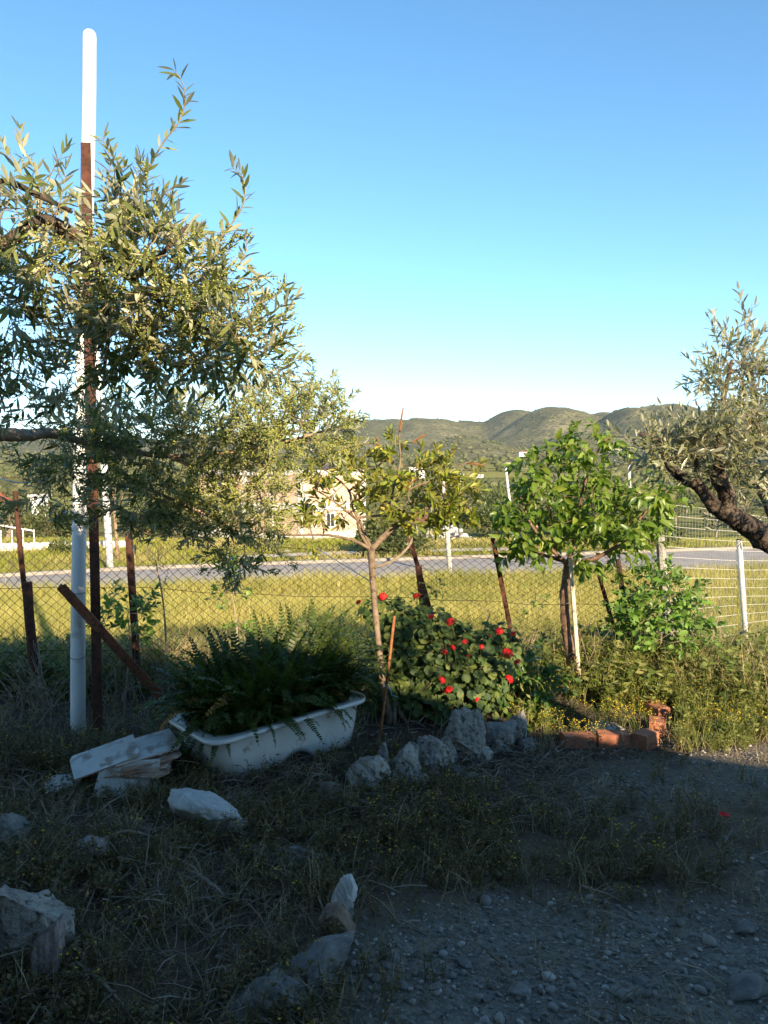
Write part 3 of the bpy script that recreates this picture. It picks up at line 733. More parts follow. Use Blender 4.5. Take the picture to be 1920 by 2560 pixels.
def grove_template(seed):
    rng = np.random.default_rng(seed)
    blobs = [((0, 0, 1.9), 1.1, 1.1, .9)] + [((rng.uniform(-.8, .8), rng.uniform(-.8, .8), rng.uniform(1.4, 2.5)), .6, .6, .5) for k in range(6)]
    V, T = leaf_cloud(blobs, 520, .34, rng, SIMPLE)
    cm = mesh_np('crown', V, [T], M['grove_leaf'])
    t = MB(); t.tube([(0, 0, -.3), (.05, 0, .5), (.1, .05, 1.2)], [.17, .13, .1], 6)
    for k in range(3): t.tube([(.1, .05, 1.1), (.1 + math.cos(k * 2.1) * .5, .05 + math.sin(k * 2.1) * .5, 1.9)], [.08, .03], 5)
    return cm, t.mesh('trunk', M['wood'])
GT = [grove_template(k) for k in range(3)]
rg = np.random.default_rng(12)
spots = []
while len(spots) < 46:
    D = rg.uniform(62, 210); px_ = rg.uniform(960, 2050) if rg.random() < .8 else rg.uniform(-80, 640)
    x = (px_ - 960) / F * D
    if abs(px_ - 800) < 190 and D < 90: continue
    if any((x - s[0]) ** 2 + (D - s[1]) ** 2 < 14 for s in spots): continue
    spots.append((x, D))
for x, D in spots:
    cm, tm = GT[rg.integers(3)]
    root = thing('olive_tree', 'small round grey green tree in the far grove beyond the road', 'tree', (x, D, gz(x, D)), 'far grove trees beyond the road')
    s = rg.uniform(.8, 1.5); root.scale = (s, s, s * rg.uniform(.85, 1.1)); root.rotation_euler = (0, 0, rg.uniform(0, 6))
    for nm, dm in (('crown', cm), ('trunk', tm)):
        o = link(nm, dm, root, world=True)

# the distant woodland of the valley floor and hill feet reads as one mass
rg = np.random.default_rng(13)
n = 5200
D = 210 * np.exp(rg.uniform(0, 1, n) * math.log(1500 / 210)); x = np.tan(rg.uniform(-.75, .75, n)) * D
dens = fbm(x / 60., D / 60., 51, 4); keep = (dens > -.06) | (D > 900); x, D = x[keep], D[keep]
z = gz_np(x, D); s = rg.uniform(1.1, 2.6, len(x)) * np.clip(D / 500, .8, 1.3)
X, Y, Z = upright(len(x), rg, s, .1)
V, T = scatter(rock_template(9, ICO2, 5, .3), np.stack([x, D, z + s * .45], 1), X, Y, Z * .8)
n2 = 9000
hd = 1050 + 1400 * rg.uniform(0, 1, n2); hx_ = np.tan(rg.uniform(-.62, .62, n2)) * hd
hz_ = gz_np(hx_, hd); kp = (fbm(hx_ / 45., hd / 90., 52, 4) > .0) | (np.abs(hd - 1280) < 130) & (np.abs(hx_ - 128) < 75); hx_, hd, hz_ = hx_[kp], hd[kp], hz_[kp]
hs_ = rg.uniform(.9, 2.6, len(hx_)); X, Y, Z = upright(len(hx_), rg, hs_ * 1.2, .1)
V, T = join((V, T), scatter(rock_template(11, ICO1, 3, .2), np.stack([hx_, hd, hz_ + hs_ * .3], 1), X, Y, Z * .7))
M['far_wood'] = leafmat('far_wood', [(.07, .08, .032), (.11, .12, .05), (.16, .16, .075), (.06, .07, .03)], rough=.9, spec=.05, trans=0)
tag(link('far_woodland', mesh_np('far_woodland', V, [T], M['far_wood'], True)), 'distant olive groves and scrub on the valley floor', 'woodland', kind='stuff')

# ------------------------------------------------------------------ fences
def fence_y(px): return float(np.interp(px, [-300, 0, 700, 1200, 1650], [6.9, 7.0, 7.35, 7.7, 8.2]))
def post(parent, px0, py0, px1, py1, w, name, mat, y0=None, y1=None, lprof=True, z_to_ground=True):
    """steel angle post from its top pixel to a low pixel, run on into the ground"""
    ya = y0 or fence_y(px0); yb = y1 or fence_y(px1)
    t, b = P(px0, py0, ya), P(px1, py1, yb)
    if z_to_ground:
        d = (b - t).normalized(); k = (b.z - gz(b.x, b.y) + .15) / max(1e-3, -d.z); b = b + d * max(0, k)
    ax = (t - b).normalized(); sx = Vector((1, 0, 0)); sx = (sx - ax * sx.dot(ax)).normalized(); sy = ax.cross(sx)
    m = MB()
    if lprof:
        th = w * .16
        prof = [(-w / 2, 0), (w / 2, 0), (w / 2, w), (w / 2 - th, w), (w / 2 - th, th), (-w / 2, th)]
        lo = [b + sx * u + sy * v for u, v in prof]; hi = [t + sx * u + sy * v for u, v in prof]; n = len(prof)
        m.add(lo + hi, [(i, (i + 1) % n, n + (i + 1) % n, n + i) for i in range(n)] + [tuple(range(n))[::-1], tuple(range(n, 2 * n))])
    else:
        m.tube([b, b.lerp(t, .3) + sx * .006, b.lerp(t, .7) - sx * .006, t], w / 2, 8, jit=.12)
    return m.build(name, mat, parent)

f0 = P(0, 1700, 7.0)
fence = thing('chain_link_fence', 'rusty chain link fence on leaning steel posts along the back of the yard', 'fence', (f0.x, f0.y, gz(f0.x, f0.y)))
post(fence, 38, 1228, 75, 1600, .045, 'fence_post', M['rust'], lprof=False)
post(fence, 68, 1455, 82, 1640, .085, 'fence_post', M['rust'], lprof=False, y0=6.97, y1=6.97)
post(fence, 319, 1330, 336, 1600, .052, 'fence_post', M['rust'])
post(fence, 1022, 1338, 1062, 1478, .042, 'fence_post', M['rust'])
post(fence, 1046, 1416, 1056, 1500, .06, 'fence_post', M['rust'], y0=7.5, y1=7.5)
post(fence, 1232, 1345, 1262, 1500, .044, 'fence_post', M['rust'])
post(fence, 1495, 1428, 1532, 1560, .04, 'fence_post', M['rust'])
post(fence, 1545, 1398, 1572, 1580, .05, 'fence_post', M['wire'], lprof=False)
post(fence, 1651, 1342, 1662, 1480, .095, 'end_post', M['grey_post'], lprof=False)
# woven mesh: zigzag wires
def mesh_pt(px, v):
    """v 0 bottom .. 1 top along the fence"""
    y = fence_y(px); g0 = P(px, 1700, y); zb = gz(g0.x, y) - .02
    top = float(np.interp(px, [-300, 0, 330, 700, 1000, 1300, 1650], [1165, 1190, 1200, 1262, 1285, 1325, 1352])); zt = P(px, top, y).z
    sag = .03 * math.sin(px * .011) * (1 - v)
    return Vector((g0.x, y + sag + .02 * math.sin(px * .03 + v * 4), zb + (zt - zb) * v))
wires = []; cw = .088
px_ = -260.0; cols = []
while px_ < 1652:
    cols.append(px_); px_ += cw / 2 / fence_y(px_) * F
rows = 48
PT = [[mesh_pt(c_ , r_ / rows) for r_ in range(rows + 1)] for c_ in cols]
rngw = random.Random(4)
for row in PT:
    for p in row: p += Vector((rngw.uniform(-.005, .005), rngw.uniform(-.006, .006), rngw.uniform(-.005, .005)))
segs = []
for i in range(0, len(cols) - 2, 1):
    pass
wm = MB()
for i in range(0, len(cols) - 1, 2):
    wm.tube([PT[i + (r_ % 2)][r_] for r_ in range(rows + 1)], .0033, 3, False)
    if i + 2 < len(cols): wm.tube([PT[i + 1 + ((r_ + 1) % 2)][r_] for r_ in range(rows + 1)], .0033, 3, False)
wm.build('wire_mesh', M['wire'], fence)
for v0, v1 in ((.995, .995), (.74, .80), (.5, .52), (.22, .2)):
    pts = [mesh_pt(c_, v0 + (v1 - v0) * k / (len(cols[::6]) - 1)) + Vector((0, -.012, .006 * math.sin(k * 1.7))) for k, c_ in enumerate(cols[::6])]
    MB().tube(pts, .0032, 4).build('tension_wire', M['wire'], fence)

# welded mesh fence at the right
g1 = P(1640, 1600, 8.0)
wf = thing('welded_mesh_fence', 'pale galvanised welded mesh fence at the right of the grey post', 'fence', (g1.x, g1.y, gz(g1.x, g1.y)))
A0, A1 = P(1636, 1255, 8.3), P(2300, 1262, 11.2)
zb0, zb1 = gz(A0.x, A0.y), gz(A1.x, A1.y) + .25
hm = MB(); vm = MB()
Ln = (A1.xy - A0.xy).length
for k in range(17):
    v = k / 16
    a = Vector((A0.x, A0.y, zb0 + (A0.z - zb0) * v)); b = Vector((A1.x, A1.y, zb1 + (A1.z - .45 - zb1) * v))
    pts = [a.lerp(b, t) + Vector((0, .01 * math.sin(t * 9 + k), .008 * math.sin(t * 14 + k * .7))) for t in np.linspace(0, 1, 20)]
    hm.tube(pts, .0027, 4)
nv = int(Ln / .05)
for k in range(nv + 1):
    t = k / nv; x, y = A0.x + (A1.x - A0.x) * t, A0.y + (A1.y - A0.y) * t
    vm.tube([(x, y + .004, zb0 + (zb1 - zb0) * t), (x, y + .004, A0.z + (A1.z - .45 - A0.z) * t)], .0016, 3, False)
hm.build('horizontal_wires', M['galv'], wf)['kind'] = 'stuff'; vm.build('vertical_wires', M['galv'], wf)['kind'] = 'stuff'
def on_fence(px):
    lo, hi = 0., 1.
    for k in range(40):
        m_ = (lo + hi) / 2
        if pix((A0.x + (A1.x - A0.x) * m_, A0.y + (A1.y - A0.y) * m_, 1.2))[0] < px: lo = m_
        else: hi = m_
    return A0.y + (A1.y - A0.y) * lo
yp = on_fence(1853) - .06
t_, b_ = P(1848, 1350, yp), P(1866, 1625, yp)
d = (b_ - t_).normalized(); b_ = b_ + d * ((b_.z - gz(b_.x, b_.y) + .1) / -d.z)
MB().tube([b_, t_], .029, 16).build('tube_post', M['galv_post'], wf, True)
MB().tube([t_, t_ + Vector((0, 0, .012))], .03, 16).build('post_cap', M['dark'], wf)

# ------------------------------------------------------------------ white pipe, rusty angle posts, brace
base = ground_at(196, 1905); yb = 6.05
pts = [P(196, 1905, yb), P(195, 1700, yb), P(195, 1600, yb), P(200, 1215, yb), P(212, 700, yb), P(222, 300, yb), P(224, 92, yb)]
pts[0].z = gz(pts[0].x, yb) - .1
wp = thing('white_pipe', 'tall white plastic pipe standing behind the left olive branches', 'pipe', (pts[0].x, yb, pts[0].z + .1))
sp = smooth_path(pts, 4); sp += [sp[-1] + Vector((0, 0, .025)), sp[-1] + Vector((0, 0, .04))]
MB().tube(sp, list(np.linspace(.055, .047, len(sp) - 2)) + [.043, .031], 24).build('shaft', M['pvc'], wp, True)
for (xx, yy) in ((199, 1478), (196, 1640)):
    c = P(xx, yy, yb); MB().tube([c + Vector((.058 * math.cos(k * .4), .058 * math.sin(k * .4), .012 * math.sin(k * .4))) for k in range(17)], .0022, 4).build('tie_wire', M['wire'], wp)
def angle_post(px0, py0, px1, py1, w, y0, y1, label, mat, slit=False, name='rusty_angle_post'):
    t, b = P(px0, py0, y0), P(px1, py1, y1)
    if not slit:
        d = (b - t).normalized(); b = b + d * max(0, (b.z - gz(b.x, b.y) + .2) / -d.z)
    ax = (t - b).normalized(); sx = Vector((1, 0, 0)); sx = (sx - ax * sx.dot(ax)).normalized(); sy = ax.cross(sx)
    th = .006
    prof = [(-w / 2, 0), (w / 2, 0), (w / 2, th), (-w / 2 + th, th), (-w / 2 + th, w), (-w / 2, w)]
    n = len(prof); m = MB(); rings = []
    for t_ in np.linspace(0, 1, 7):
        c = b.lerp(t, t_); rings += [c + sx * u + sy * v + Vector((random.uniform(-.002, .002), 0, 0)) for u, v in prof]
    fs = [(r * n + i, r * n + (i + 1) % n, (r + 1) * n + (i + 1) % n, (r + 1) * n + i) for r in range(6) for i in range(n)]
    fs += [tuple(range(n))[::-1], tuple(6 * n + i for i in range(n))]
    m.add(rings, fs)
    ob = m.solo(name, mat, label, 'post', origin=b); return ob
angle_post(214, 356, 245, 1830, .068, 5.93, 5.93, 'tall dark rusty angle iron post right beside the white pipe', M['rust'])
angle_post(152, 1466, 322, 1655, .075, 5.80, 6.02, 'rusty iron brace slanting across the foot of the white pipe', M['rust_light'], slit=False, name='rusty_brace')

# ------------------------------------------------------------------ trees
def blob_targets(blobs, rng, more=1.0):
    """blobs: (px, py, rx, ry, y, dy, n) in photograph pixels -> world points"""
    out = []
    for (cx, cy, rx, ry, y, dy, n) in blobs:
        for k in range(int(round(n * more))):
            while True:
                a, b, c = rng.uniform(-1, 1, 3)
                if a * a + b * b + c * c <= 1: break
            yy = y + c * dy
            out.append(P(cx + a * rx, cy + b * ry, yy))
    return out

def grow(skeleton, targets, twig_r=.0035, sides=5, minr=.0018, bend=.06, up=.35):
    """thin branches from a skeleton of (points, radii) to every target; returns mesh builder and shoot directions"""
    pts = []; rad = []
    for sk, rs in skeleton:
        sp_ = smooth_path(sk, 6); rr_ = lerp_list(rs, len(sp_)); pts += sp_; rad += rr_
    arr = np.array([p[:] for p in pts])
    order = sorted(range(len(targets)), key=lambda i: float(((arr - np.array(targets[i])) ** 2).sum(1).min()))
    mb = MB(); dirs = [None] * len(targets)
    A_ = [tuple(p) for p in arr]; arrg = arr
    for i in order:
        t = targets[i]; q = np.array(t)
        j = int(((arrg - q) ** 2).sum(1).argmin()); s = Vector(arrg[j])
        mid = s.lerp(t, .5) + Vector((random.uniform(-1, 1), random.uniform(-1, 1), random.uniform(-.5, 1))) * bend * (t - s).length * 1.5
        path = smooth_path([s, mid, t], 4)
        r0 = min(rad[j] * .7, twig_r * (1 + 2.2 * (t - s).length))
        r0 = max(r0, minr)
        mb.tube(path, list(np.linspace(r0, max(minr, r0 * .45), len(path))), sides, False)
        arrg = np.concatenate([arrg, np.array([p[:] for p in path[3:]])]); rad += list(np.linspace(r0, max(minr, r0 * .45), len(path)))[3:]
        d = (t - mid); dirs[i] = (d.normalized() if d.length > 1e-5 else Vector((0, 0, 1))) + Vector((0, 0, up))
    return mb, dirs

def leafy_shoots(starts, dirs, rng, length, pairs, ll, lw, ang=(35, 65), droop=0.0, curl=.25, mode='pair', twig_r=.0018, tip=True):
    """leaf frames along curved shoots. returns O, X, Y, Z arrays and a MB with the shoot twigs"""
    O = []; Dv = []; Sc = []; Nh = []; mb = MB()
    for s, d in zip(starts, dirs):
        d = Vector(d).normalized(); L_ = length * rng.uniform(.6, 1.3)
        bendv = Vector(rng.normal(0, 1, 3)) * curl; n = max(3, int(pairs * L_ / length))
        path = [Vector(s)]; dd = d.copy()
        for k in range(n):
            dd = (dd + bendv / n + Vector((0, 0, -droop / n))).normalized(); path.append(path[-1] + dd * (L_ / n))
        mb.tube(path, list(np.linspace(twig_r, twig_r * .5, len(path))), 4, False)
        side = dd.orthogonal().normalized(); roll = rng.uniform(0, 6.28)
        for k in range(1, len(path)):
            t = (path[k] - path[k - 1]).normalized()
            cnt = 2 if mode == 'pair' else (1 if mode == 'alt' else 4)
            roll += math.pi / 2 if mode == 'pair' else 2.4
            a_ = (side - t * side.dot(t)); a_ = a_.normalized() if a_.length > 1e-4 else t.orthogonal().normalized(); b_ = t.cross(a_)
            for c in range(cnt):
                if rng.random() < .08: continue
                r_ = roll + c * 2 * math.pi / cnt + rng.normal(0, .25)
                th = math.radians(rng.uniform(*ang)) * (1 - .45 * k / len(path))
                rad = a_ * math.cos(r_) + b_ * math.sin(r_)
                O.append(path[k][:]); Dv.append((t * math.cos(th) + rad * math.sin(th) + Vector((0, 0, -droop * .6)))[:]); Nh.append((t - rad * .3)[:])
                Sc.append(rng.uniform(.7, 1.15) * (1 - .35 * (k / len(path)) ** 2))
        if tip:
            O.append(path[-1][:]); Dv.append(dd[:]); Nh.append(side[:]); Sc.append(.6)
    O = np.array(O); Dv = np.array(Dv); Sc = np.array(Sc)[:, None]; Nh = np.array(Nh)
    X, Y, Z = frames(Dv, Nh * .6 + np.array([0, 0, .5]), rng, .35)
    return O, X * Sc * lw, Y * Sc * ll, Z * Sc * ll, mb

def place_leaves(root, name, tmpl, fr, mat, most=300, stuff_name='foliage'):
    """the largest leaves in view as single objects, the rest as one part"""
    O, X, Y, Z = fr
    u, v = pix_np(O); e = O + Y; u2, v2 = pix_np(e)
    ln = np.hypot(u2 - u, v2 - v) * (np.linalg.norm(X, axis=1) / np.linalg.norm(Y, axis=1)).clip(.1) ** .0
    inside = (u > 10) & (u < 1910) & (v > 10) & (v < 2550) & (u2 > 5) & (u2 < 1915)
    ln = np.where(inside, ln, 0)
    big = np.argsort(-ln)[:most]; restm = np.ones(len(O), bool); restm[big] = False
    lm = mesh_np(name, tmpl[0], [tmpl[1]], mat)
    inv = Matrix.Translation(-root.location)
    for i in big:
        o = bpy.data.objects.new(name, lm); COL.objects.link(o); o.parent = root; o.matrix_parent_inverse = inv
        o.matrix_basis = Matrix(((X[i, 0], Y[i, 0], Z[i, 0], O[i, 0]), (X[i, 1], Y[i, 1], Z[i, 1], O[i, 1]), (X[i, 2], Y[i, 2], Z[i, 2], O[i, 2]), (0, 0, 0, 1)))
    V, T = scatter(tmpl, O[restm], X[restm], Y[restm], Z[restm])
    o = link(stuff_name, mesh_np(stuff_name, V, [T], mat), root); o['kind'] = 'stuff'

def limb(mb, pts, rads, n=10, jit=.07):
    big = max(rads) > .05
    sp_ = smooth_path(pts, 12 if big else 6); rr_ = lerp_list(rads, len(sp_)); n = 20 if big else n; i0 = len(mb.v)
    mb.tube(sp_, rr_, n, True, .03 if big else jit)
    if big:     # lumpy, fluted bark
        A_ = np.array(mb.v[i0:]); c_ = np.repeat(np.array([p[:] for p in sp_]), n, 0); k_ = np.repeat(np.arange(len(sp_)), n); q_ = np.tile(np.arange(n), len(sp_))
        f_ = 1 + .34 * (vnoise(q_ * .45 + 3, k_ * .28, 71) - .5) + .22 * (vnoise(q_ * 1.0, k_ * .5, 72) - .5); f_ = np.where(q_ == 0, (f_ + np.roll(f_, 1)) / 2, f_)
        mb.v[i0:] = [tuple(p) for p in c_ + (A_ - c_) * f_[:, None]]

OLIVE = leaf_template(1.0, .02, .07, ((0, .04), (.22, .72), (.5, 1.0), (.8, .6), (1.0, 0)))
OLIVE = (OLIVE[0], OLIVE[1])
def buds(O, D, rng, n_each, r, spread, length):
    """loose panicles of small flower buds"""
    k = len(O); t = rng.uniform(.15, 1, (k, n_each))
    pos = O[:, None] + D[:, None] * (t[..., None] * length) + rng.normal(0, spread, (k, n_each, 3))
    pos = pos.reshape(-1, 3); s = rng.uniform(.7, 1.3, len(pos))[:, None] * r
    e = np.eye(3)
    return scatter(octa(), pos, s * e[0], s * e[1], s * e[2])

# ---- the large olive tree reaching in from the left
rng = np.random.default_rng(21); random.seed(21)
tb = Vector((-1.85, 3.15, gz(-1.85, 3.15)))
ol = thing('olive_tree', 'large olive tree with bud clusters reaching in from the left edge', 'tree', tb)
trunk_top = Vector((-1.9, 3.15, 1.55))
up_l = [trunk_top, P(-90, 720, 2.95), P(-20, 630, 2.85), P(45, 590, 2.8), P(110, 550, 2.8), P(200, 590, 2.85), P(330, 700, 2.95), P(470, 800, 3.05), P(600, 850, 3.1)]
up_r = [.10, .06, .026, .02, .017, .014, .011, .009, .006]
lo_l = [Vector((-1.9, 3.2, 1.35)), P(-60, 1110, 3.6), P(0, 1088, 3.75), P(70, 1088, 3.85), P(125, 1083, 3.95), P(230, 1108, 4.1), P(420, 1140, 4.25), P(640, 1120, 4.35), P(820, 1075, 4.45)]
lo_r = [.09, .05, .03, .028, .022, .016, .012, .009, .005]
br2 = [P(110, 550, 2.8), P(230, 640, 2.9), P(270, 800, 3.0), P(260, 930, 3.1)]
br3 = [P(-60, 700, 2.9), P(-30, 560, 2.8), P(0, 455, 2.75), P(110, 495, 2.75), P(180, 530, 2.75)]
br4 = [P(230, 1108, 4.1), P(330, 1200, 4.15), P(480, 1270, 4.2), P(600, 1330, 4.25)]
br5 = [P(330, 700, 2.95), P(420, 620, 2.9), P(470, 560, 2.88)]
br6 = [P(420, 1140, 4.25), P(560, 1200, 4.3), P(700, 1270, 4.35)]
tk = MB(); limb(tk, [tb - Vector((0, 0, .15)), tb + Vector((.03, 0, .5)), tb + Vector((-.03, .02, 1.1)), trunk_top], [.21, .16, .14, .12], 12)
tk.build('trunk', M['olive_bark'], ol, True)
lm_ = MB(); limb(lm_, up_l, up_r); limb(lm_, br3, [.04, .022, .012, .010, .006], 8); limb(lm_, br2, [.015, .012, .009, .006], 8); limb(lm_, br5, [.011, .008, .005], 7)
lm_.build('limb', M['olive_bark'], ol, True)
lm_ = MB(); limb(lm_, lo_l, lo_r); limb(lm_, br4, [.014, .011, .008, .005], 8); limb(lm_, br6, [.011, .009, .005], 8)
lm_.build('limb', M['olive_bark_pale'], ol, True)
skU = [(up_l[2:], up_r[2:]), (br2, [.015, .012, .009, .006]), (br3[1:], [.022, .012, .010, .006]), (br5, [.011, .008, .005])]
skL = [(lo_l[2:], lo_r[2:]), (br4, [.014, .011, .008, .005]), (br6, [.011, .009, .005])]
upT = blob_targets([(370, 610, 85, 65, 2.85, .25, 22), (300, 720, 150, 110, 2.95, .3, 34), (480, 720, 85, 80, 2.95, .3, 24), (580, 850, 95, 90, 3.05, .3, 28),
                    (430, 850, 150, 120, 3.1, .3, 28), (240, 880, 120, 130, 3.1, .3, 22), (60, 520, 120, 90, 2.8, .25, 18), (30, 700, 80, 110, 2.85, .25, 14),
                    (20, 880, 60, 80, 3.0, .25, 9), (320, 510, 55, 50, 2.82, .2, 7), (130, 620, 80, 70, 2.85, .2, 9), (640, 930, 60, 50, 3.2, .2, 5), (120, 980, 80, 50, 3.3, .2, 7), (300, 830, 130, 90, 3.15, .25, 20)], rng, 1.95)
loT = blob_targets([(300, 1075, 220, 85, 4.1, .35, 54), (560, 1090, 180, 85, 4.3, .35, 64), (200, 1140, 130, 90, 4.1, .3, 28), (420, 1200, 180, 85, 4.2, .35, 46),
                    (600, 1230, 140, 100, 4.3, .35, 44), (640, 1340, 80, 55, 4.3, .25, 15), (720, 1060, 110, 70, 4.4, .3, 34), (820, 1040, 70, 50, 4.45, .25, 15),
                    (800, 1110, 80, 40, 4.45, .2, 10), (130, 1240, 70, 55, 4.1, .25, 9), (340, 1280, 100, 40, 4.2, .2, 12), (480, 1300, 70, 50, 4.2, .2, 12), (590, 1400, 25, 35, 4.25, .1, 4)], rng, 1.6)
twU, dU = grow(skU, upT, .003); twL, dL = grow(skL, loT, .003)
O1, X1, Y1, Z1, m1 = leafy_shoots(upT, dU, rng, .155, 7, .069, .0165, curl=.35)
# three long whips that stand out against the sky
long_paths = [[P(336, 498, 2.82), P(399, 370, 2.8), P(446, 307, 2.78), P(463, 255, 2.77), P(457, 208, 2.76), P(436, 176, 2.76)],
              [P(540, 610, 2.9), P(575, 565, 2.88), P(604, 520, 2.87), P(613, 480, 2.86), P(605, 438, 2.86), P(580, 418, 2.86)],
              [P(262, 500, 2.8), P(274, 430, 2.78), P(272, 380, 2.77), P(256, 345, 2.77)],
              [P(690, 880, 3.1), P(716, 780, 3.08), P(720, 735, 3.07)], [P(640, 760, 3.0), P(690, 740, 3.0), P(716, 712, 3.0)], [P(600, 660, 2.95), P(618, 620, 2.95), P(610, 590, 2.95)]]
Oe, De, Se = [], [], []
for lp in long_paths:
    sp_ = smooth_path(lp, 4); m1.tube(sp_, list(np.linspace(.0034, .0012, len(sp_))), 5, False)
    for k in range(1, len(sp_)):
        t = (sp_[k] - sp_[k - 1]).normalized(); a_ = t.orthogonal().normalized(); b_ = t.cross(a_)
        r0 = k * 1.57 + rng.uniform(-.3, .3)
        for c in range(2):
            if rng.random() < .15: continue
            rd = a_ * math.cos(r0 + c * math.pi) + b_ * math.sin(r0 + c * math.pi); th = math.radians(rng.uniform(30, 75))
            Oe.append(sp_[k][:]); De.append((t * math.cos(th) + rd * math.sin(th))[:]); Se.append(rng.uniform(.6, 1.0))
Oe = np.array(Oe); De = np.array(De); Se = np.array(Se)[:, None]
Xe, Ye, Ze = frames(De, np.array([[0, -.3, .7]]) + 0 * De, rng, .35)
O1 = np.concatenate([O1, Oe]); X1 = np.concatenate([X1, Xe * Se * .0155]); Y1 = np.concatenate([Y1, Ye * Se * .070]); Z1 = np.concatenate([Z1, Ze * Se * .088])
O2, X2, Y2, Z2, m2 = leafy_shoots(loT, dL, rng, .17, 7, .068, .0155, curl=.4, droop=.15)
tw = MB()
for m_ in (twU, twL, m1, m2): tw.add(m_.v, m_.f)
o = tw.build('twigs', M['twig'], ol); o['kind'] = 'stuff'
place_leaves(ol, 'leaf', OLIVE, tuple(np.concatenate(p) for p in ((O1, O2), (X1, X2), (Y1, Y2), (Z1, Z2))), M['olive_leaf'])
selU = rng.random(len(O1)) < np.where(pix_np(O1)[1] > 560, .20, .03); selL = rng.random(len(O2)) < .42
bV = buds(O1[selU], Y1[selU] * 12, rng, 12, .0034, .010, .05); bW = buds(O2[selL], Y2[selL] * 12, rng, 12, .0040, .012, .06)
V, T = join(bV, bW)
o = link('flower_buds', mesh_np('flower_buds', V, [T], M['bud']), ol); o['kind'] = 'stuff'

# ---- the olive tree at the right edge
rng = np.random.default_rng(31); random.seed(31)
tb = Vector((2.75, 4.45, gz(2.75, 4.45)))
orr = thing('olive_tree', 'silvery olive tree leaning in from the right edge', 'tree', tb)
tk = MB(); limb(tk, [tb - Vector((0, 0, .15)), tb + Vector((-.05, 0, .5)), tb + Vector((-.12, 0, 1.0)), P(1990, 1400, 4.4), P(1920, 1350, 4.33), P(1850, 1302, 4.3), P(1795, 1272, 4.3), P(1765, 1245, 4.3)], [.19, .16, .125, .078, .064, .055, .042, .024], 14, .1)
tk.build('trunk', M['olive_bark'], orr, True)
limbs = [([P(1790, 1272, 4.3), P(1745, 1215, 4.3), P(1705, 1195, 4.27), P(1665, 1150, 4.22), P(1640, 1100, 4.2), P(1600, 1085, 4.2)], [.04, .032, .028, .024, .018, .01]),
         ([P(1820, 1285, 4.3), P(1815, 1230, 4.3), P(1800, 1200, 4.3), P(1795, 1130, 4.3), P(1805, 1020, 4.3), P(1830, 900, 4.3)], [.05, .042, .04, .02, .014, .008]),
         ([Vector((2.5, 4.6, 1.35)), P(1935, 1260, 4.6), P(1905, 1190, 4.6), P(1890, 1080, 4.55), P(1880, 930, 4.5)], [.08, .055, .045, .025, .01]),
         ([P(1745, 1215, 4.3), P(1740, 1150, 4.3), P(1730, 1080, 4.3)], [.016, .012, .007]),
         ([Vector((2.62, 4.42, 1.1)), Vector((2.5, 3.9, 1.4)), Vector((2.1, 3.3, 1.95))], [.07, .05, .02])]
for pts_, rs_ in limbs:
    lb = MB(); limb(lb, pts_, rs_, 10, .08); lb.build('limb', M['olive_bark'], orr, True)
stub = MB(); limb(stub, [P(1800, 1205, 4.29), P(1785, 1192, 4.27), P(1780, 1180, 4.26)], [.034, .036, .022], 9, .15); stub.build('cut_stub', M['olive_bark'], orr)
rT = blob_targets([(1850, 890, 55, 65, 4.3, .25, 26), (1825, 970, 75, 80, 4.3, .3, 36), (1880, 1000, 70, 100, 4.4, .3, 34), (1770, 1095, 100, 50, 4.3, .35, 50), (1660, 1120, 70, 35, 4.2, .25, 26),
                   (1840, 1100, 110, 90, 4.4, .35, 58), (1690, 1125, 80, 45, 4.25, .3, 30), (1790, 1140, 100, 50, 4.4, .35, 36), (1890, 1200, 60, 80, 4.5, .3, 26), (1610, 1110, 30, 20, 4.2, .15, 8), (1880, 1280, 50, 35, 4.7, .2, 9),
                   (1960, 1050, 60, 180, 4.5, .4, 30), (2070, 1400, 120, 190, 4.5, .4, 40), (2120, 1150, 120, 150, 4.6, .4, 20), (2235, 1200, 270, 190, 3.2, .35, 190)], rng, 1.08)
twR, dR = grow(limbs[0:1] + limbs[1:], rT, .003)
O3, X3, Y3, Z3, m3 = leafy_shoots(rT, dR, rng, .17, 7, .068, .0155, curl=.35)
tw = MB(); tw.add(twR.v, twR.f); tw.add(m3.v, m3.f)
o = tw.build('twigs', M['twig'], orr); o['kind'] = 'stuff'
place_leaves(orr, 'leaf', OLIVE, (O3, X3, Y3, Z3), M['olive_leaf_right'])
sel = rng.random(len(O3)) < .12; V, T = buds(O3[sel], Y3[sel] * 12, rng, 10, .0028, .01, .05)
o = link('flower_buds', mesh_np('flower_buds', V, [T], M['bud']), orr); o['kind'] = 'stuff'

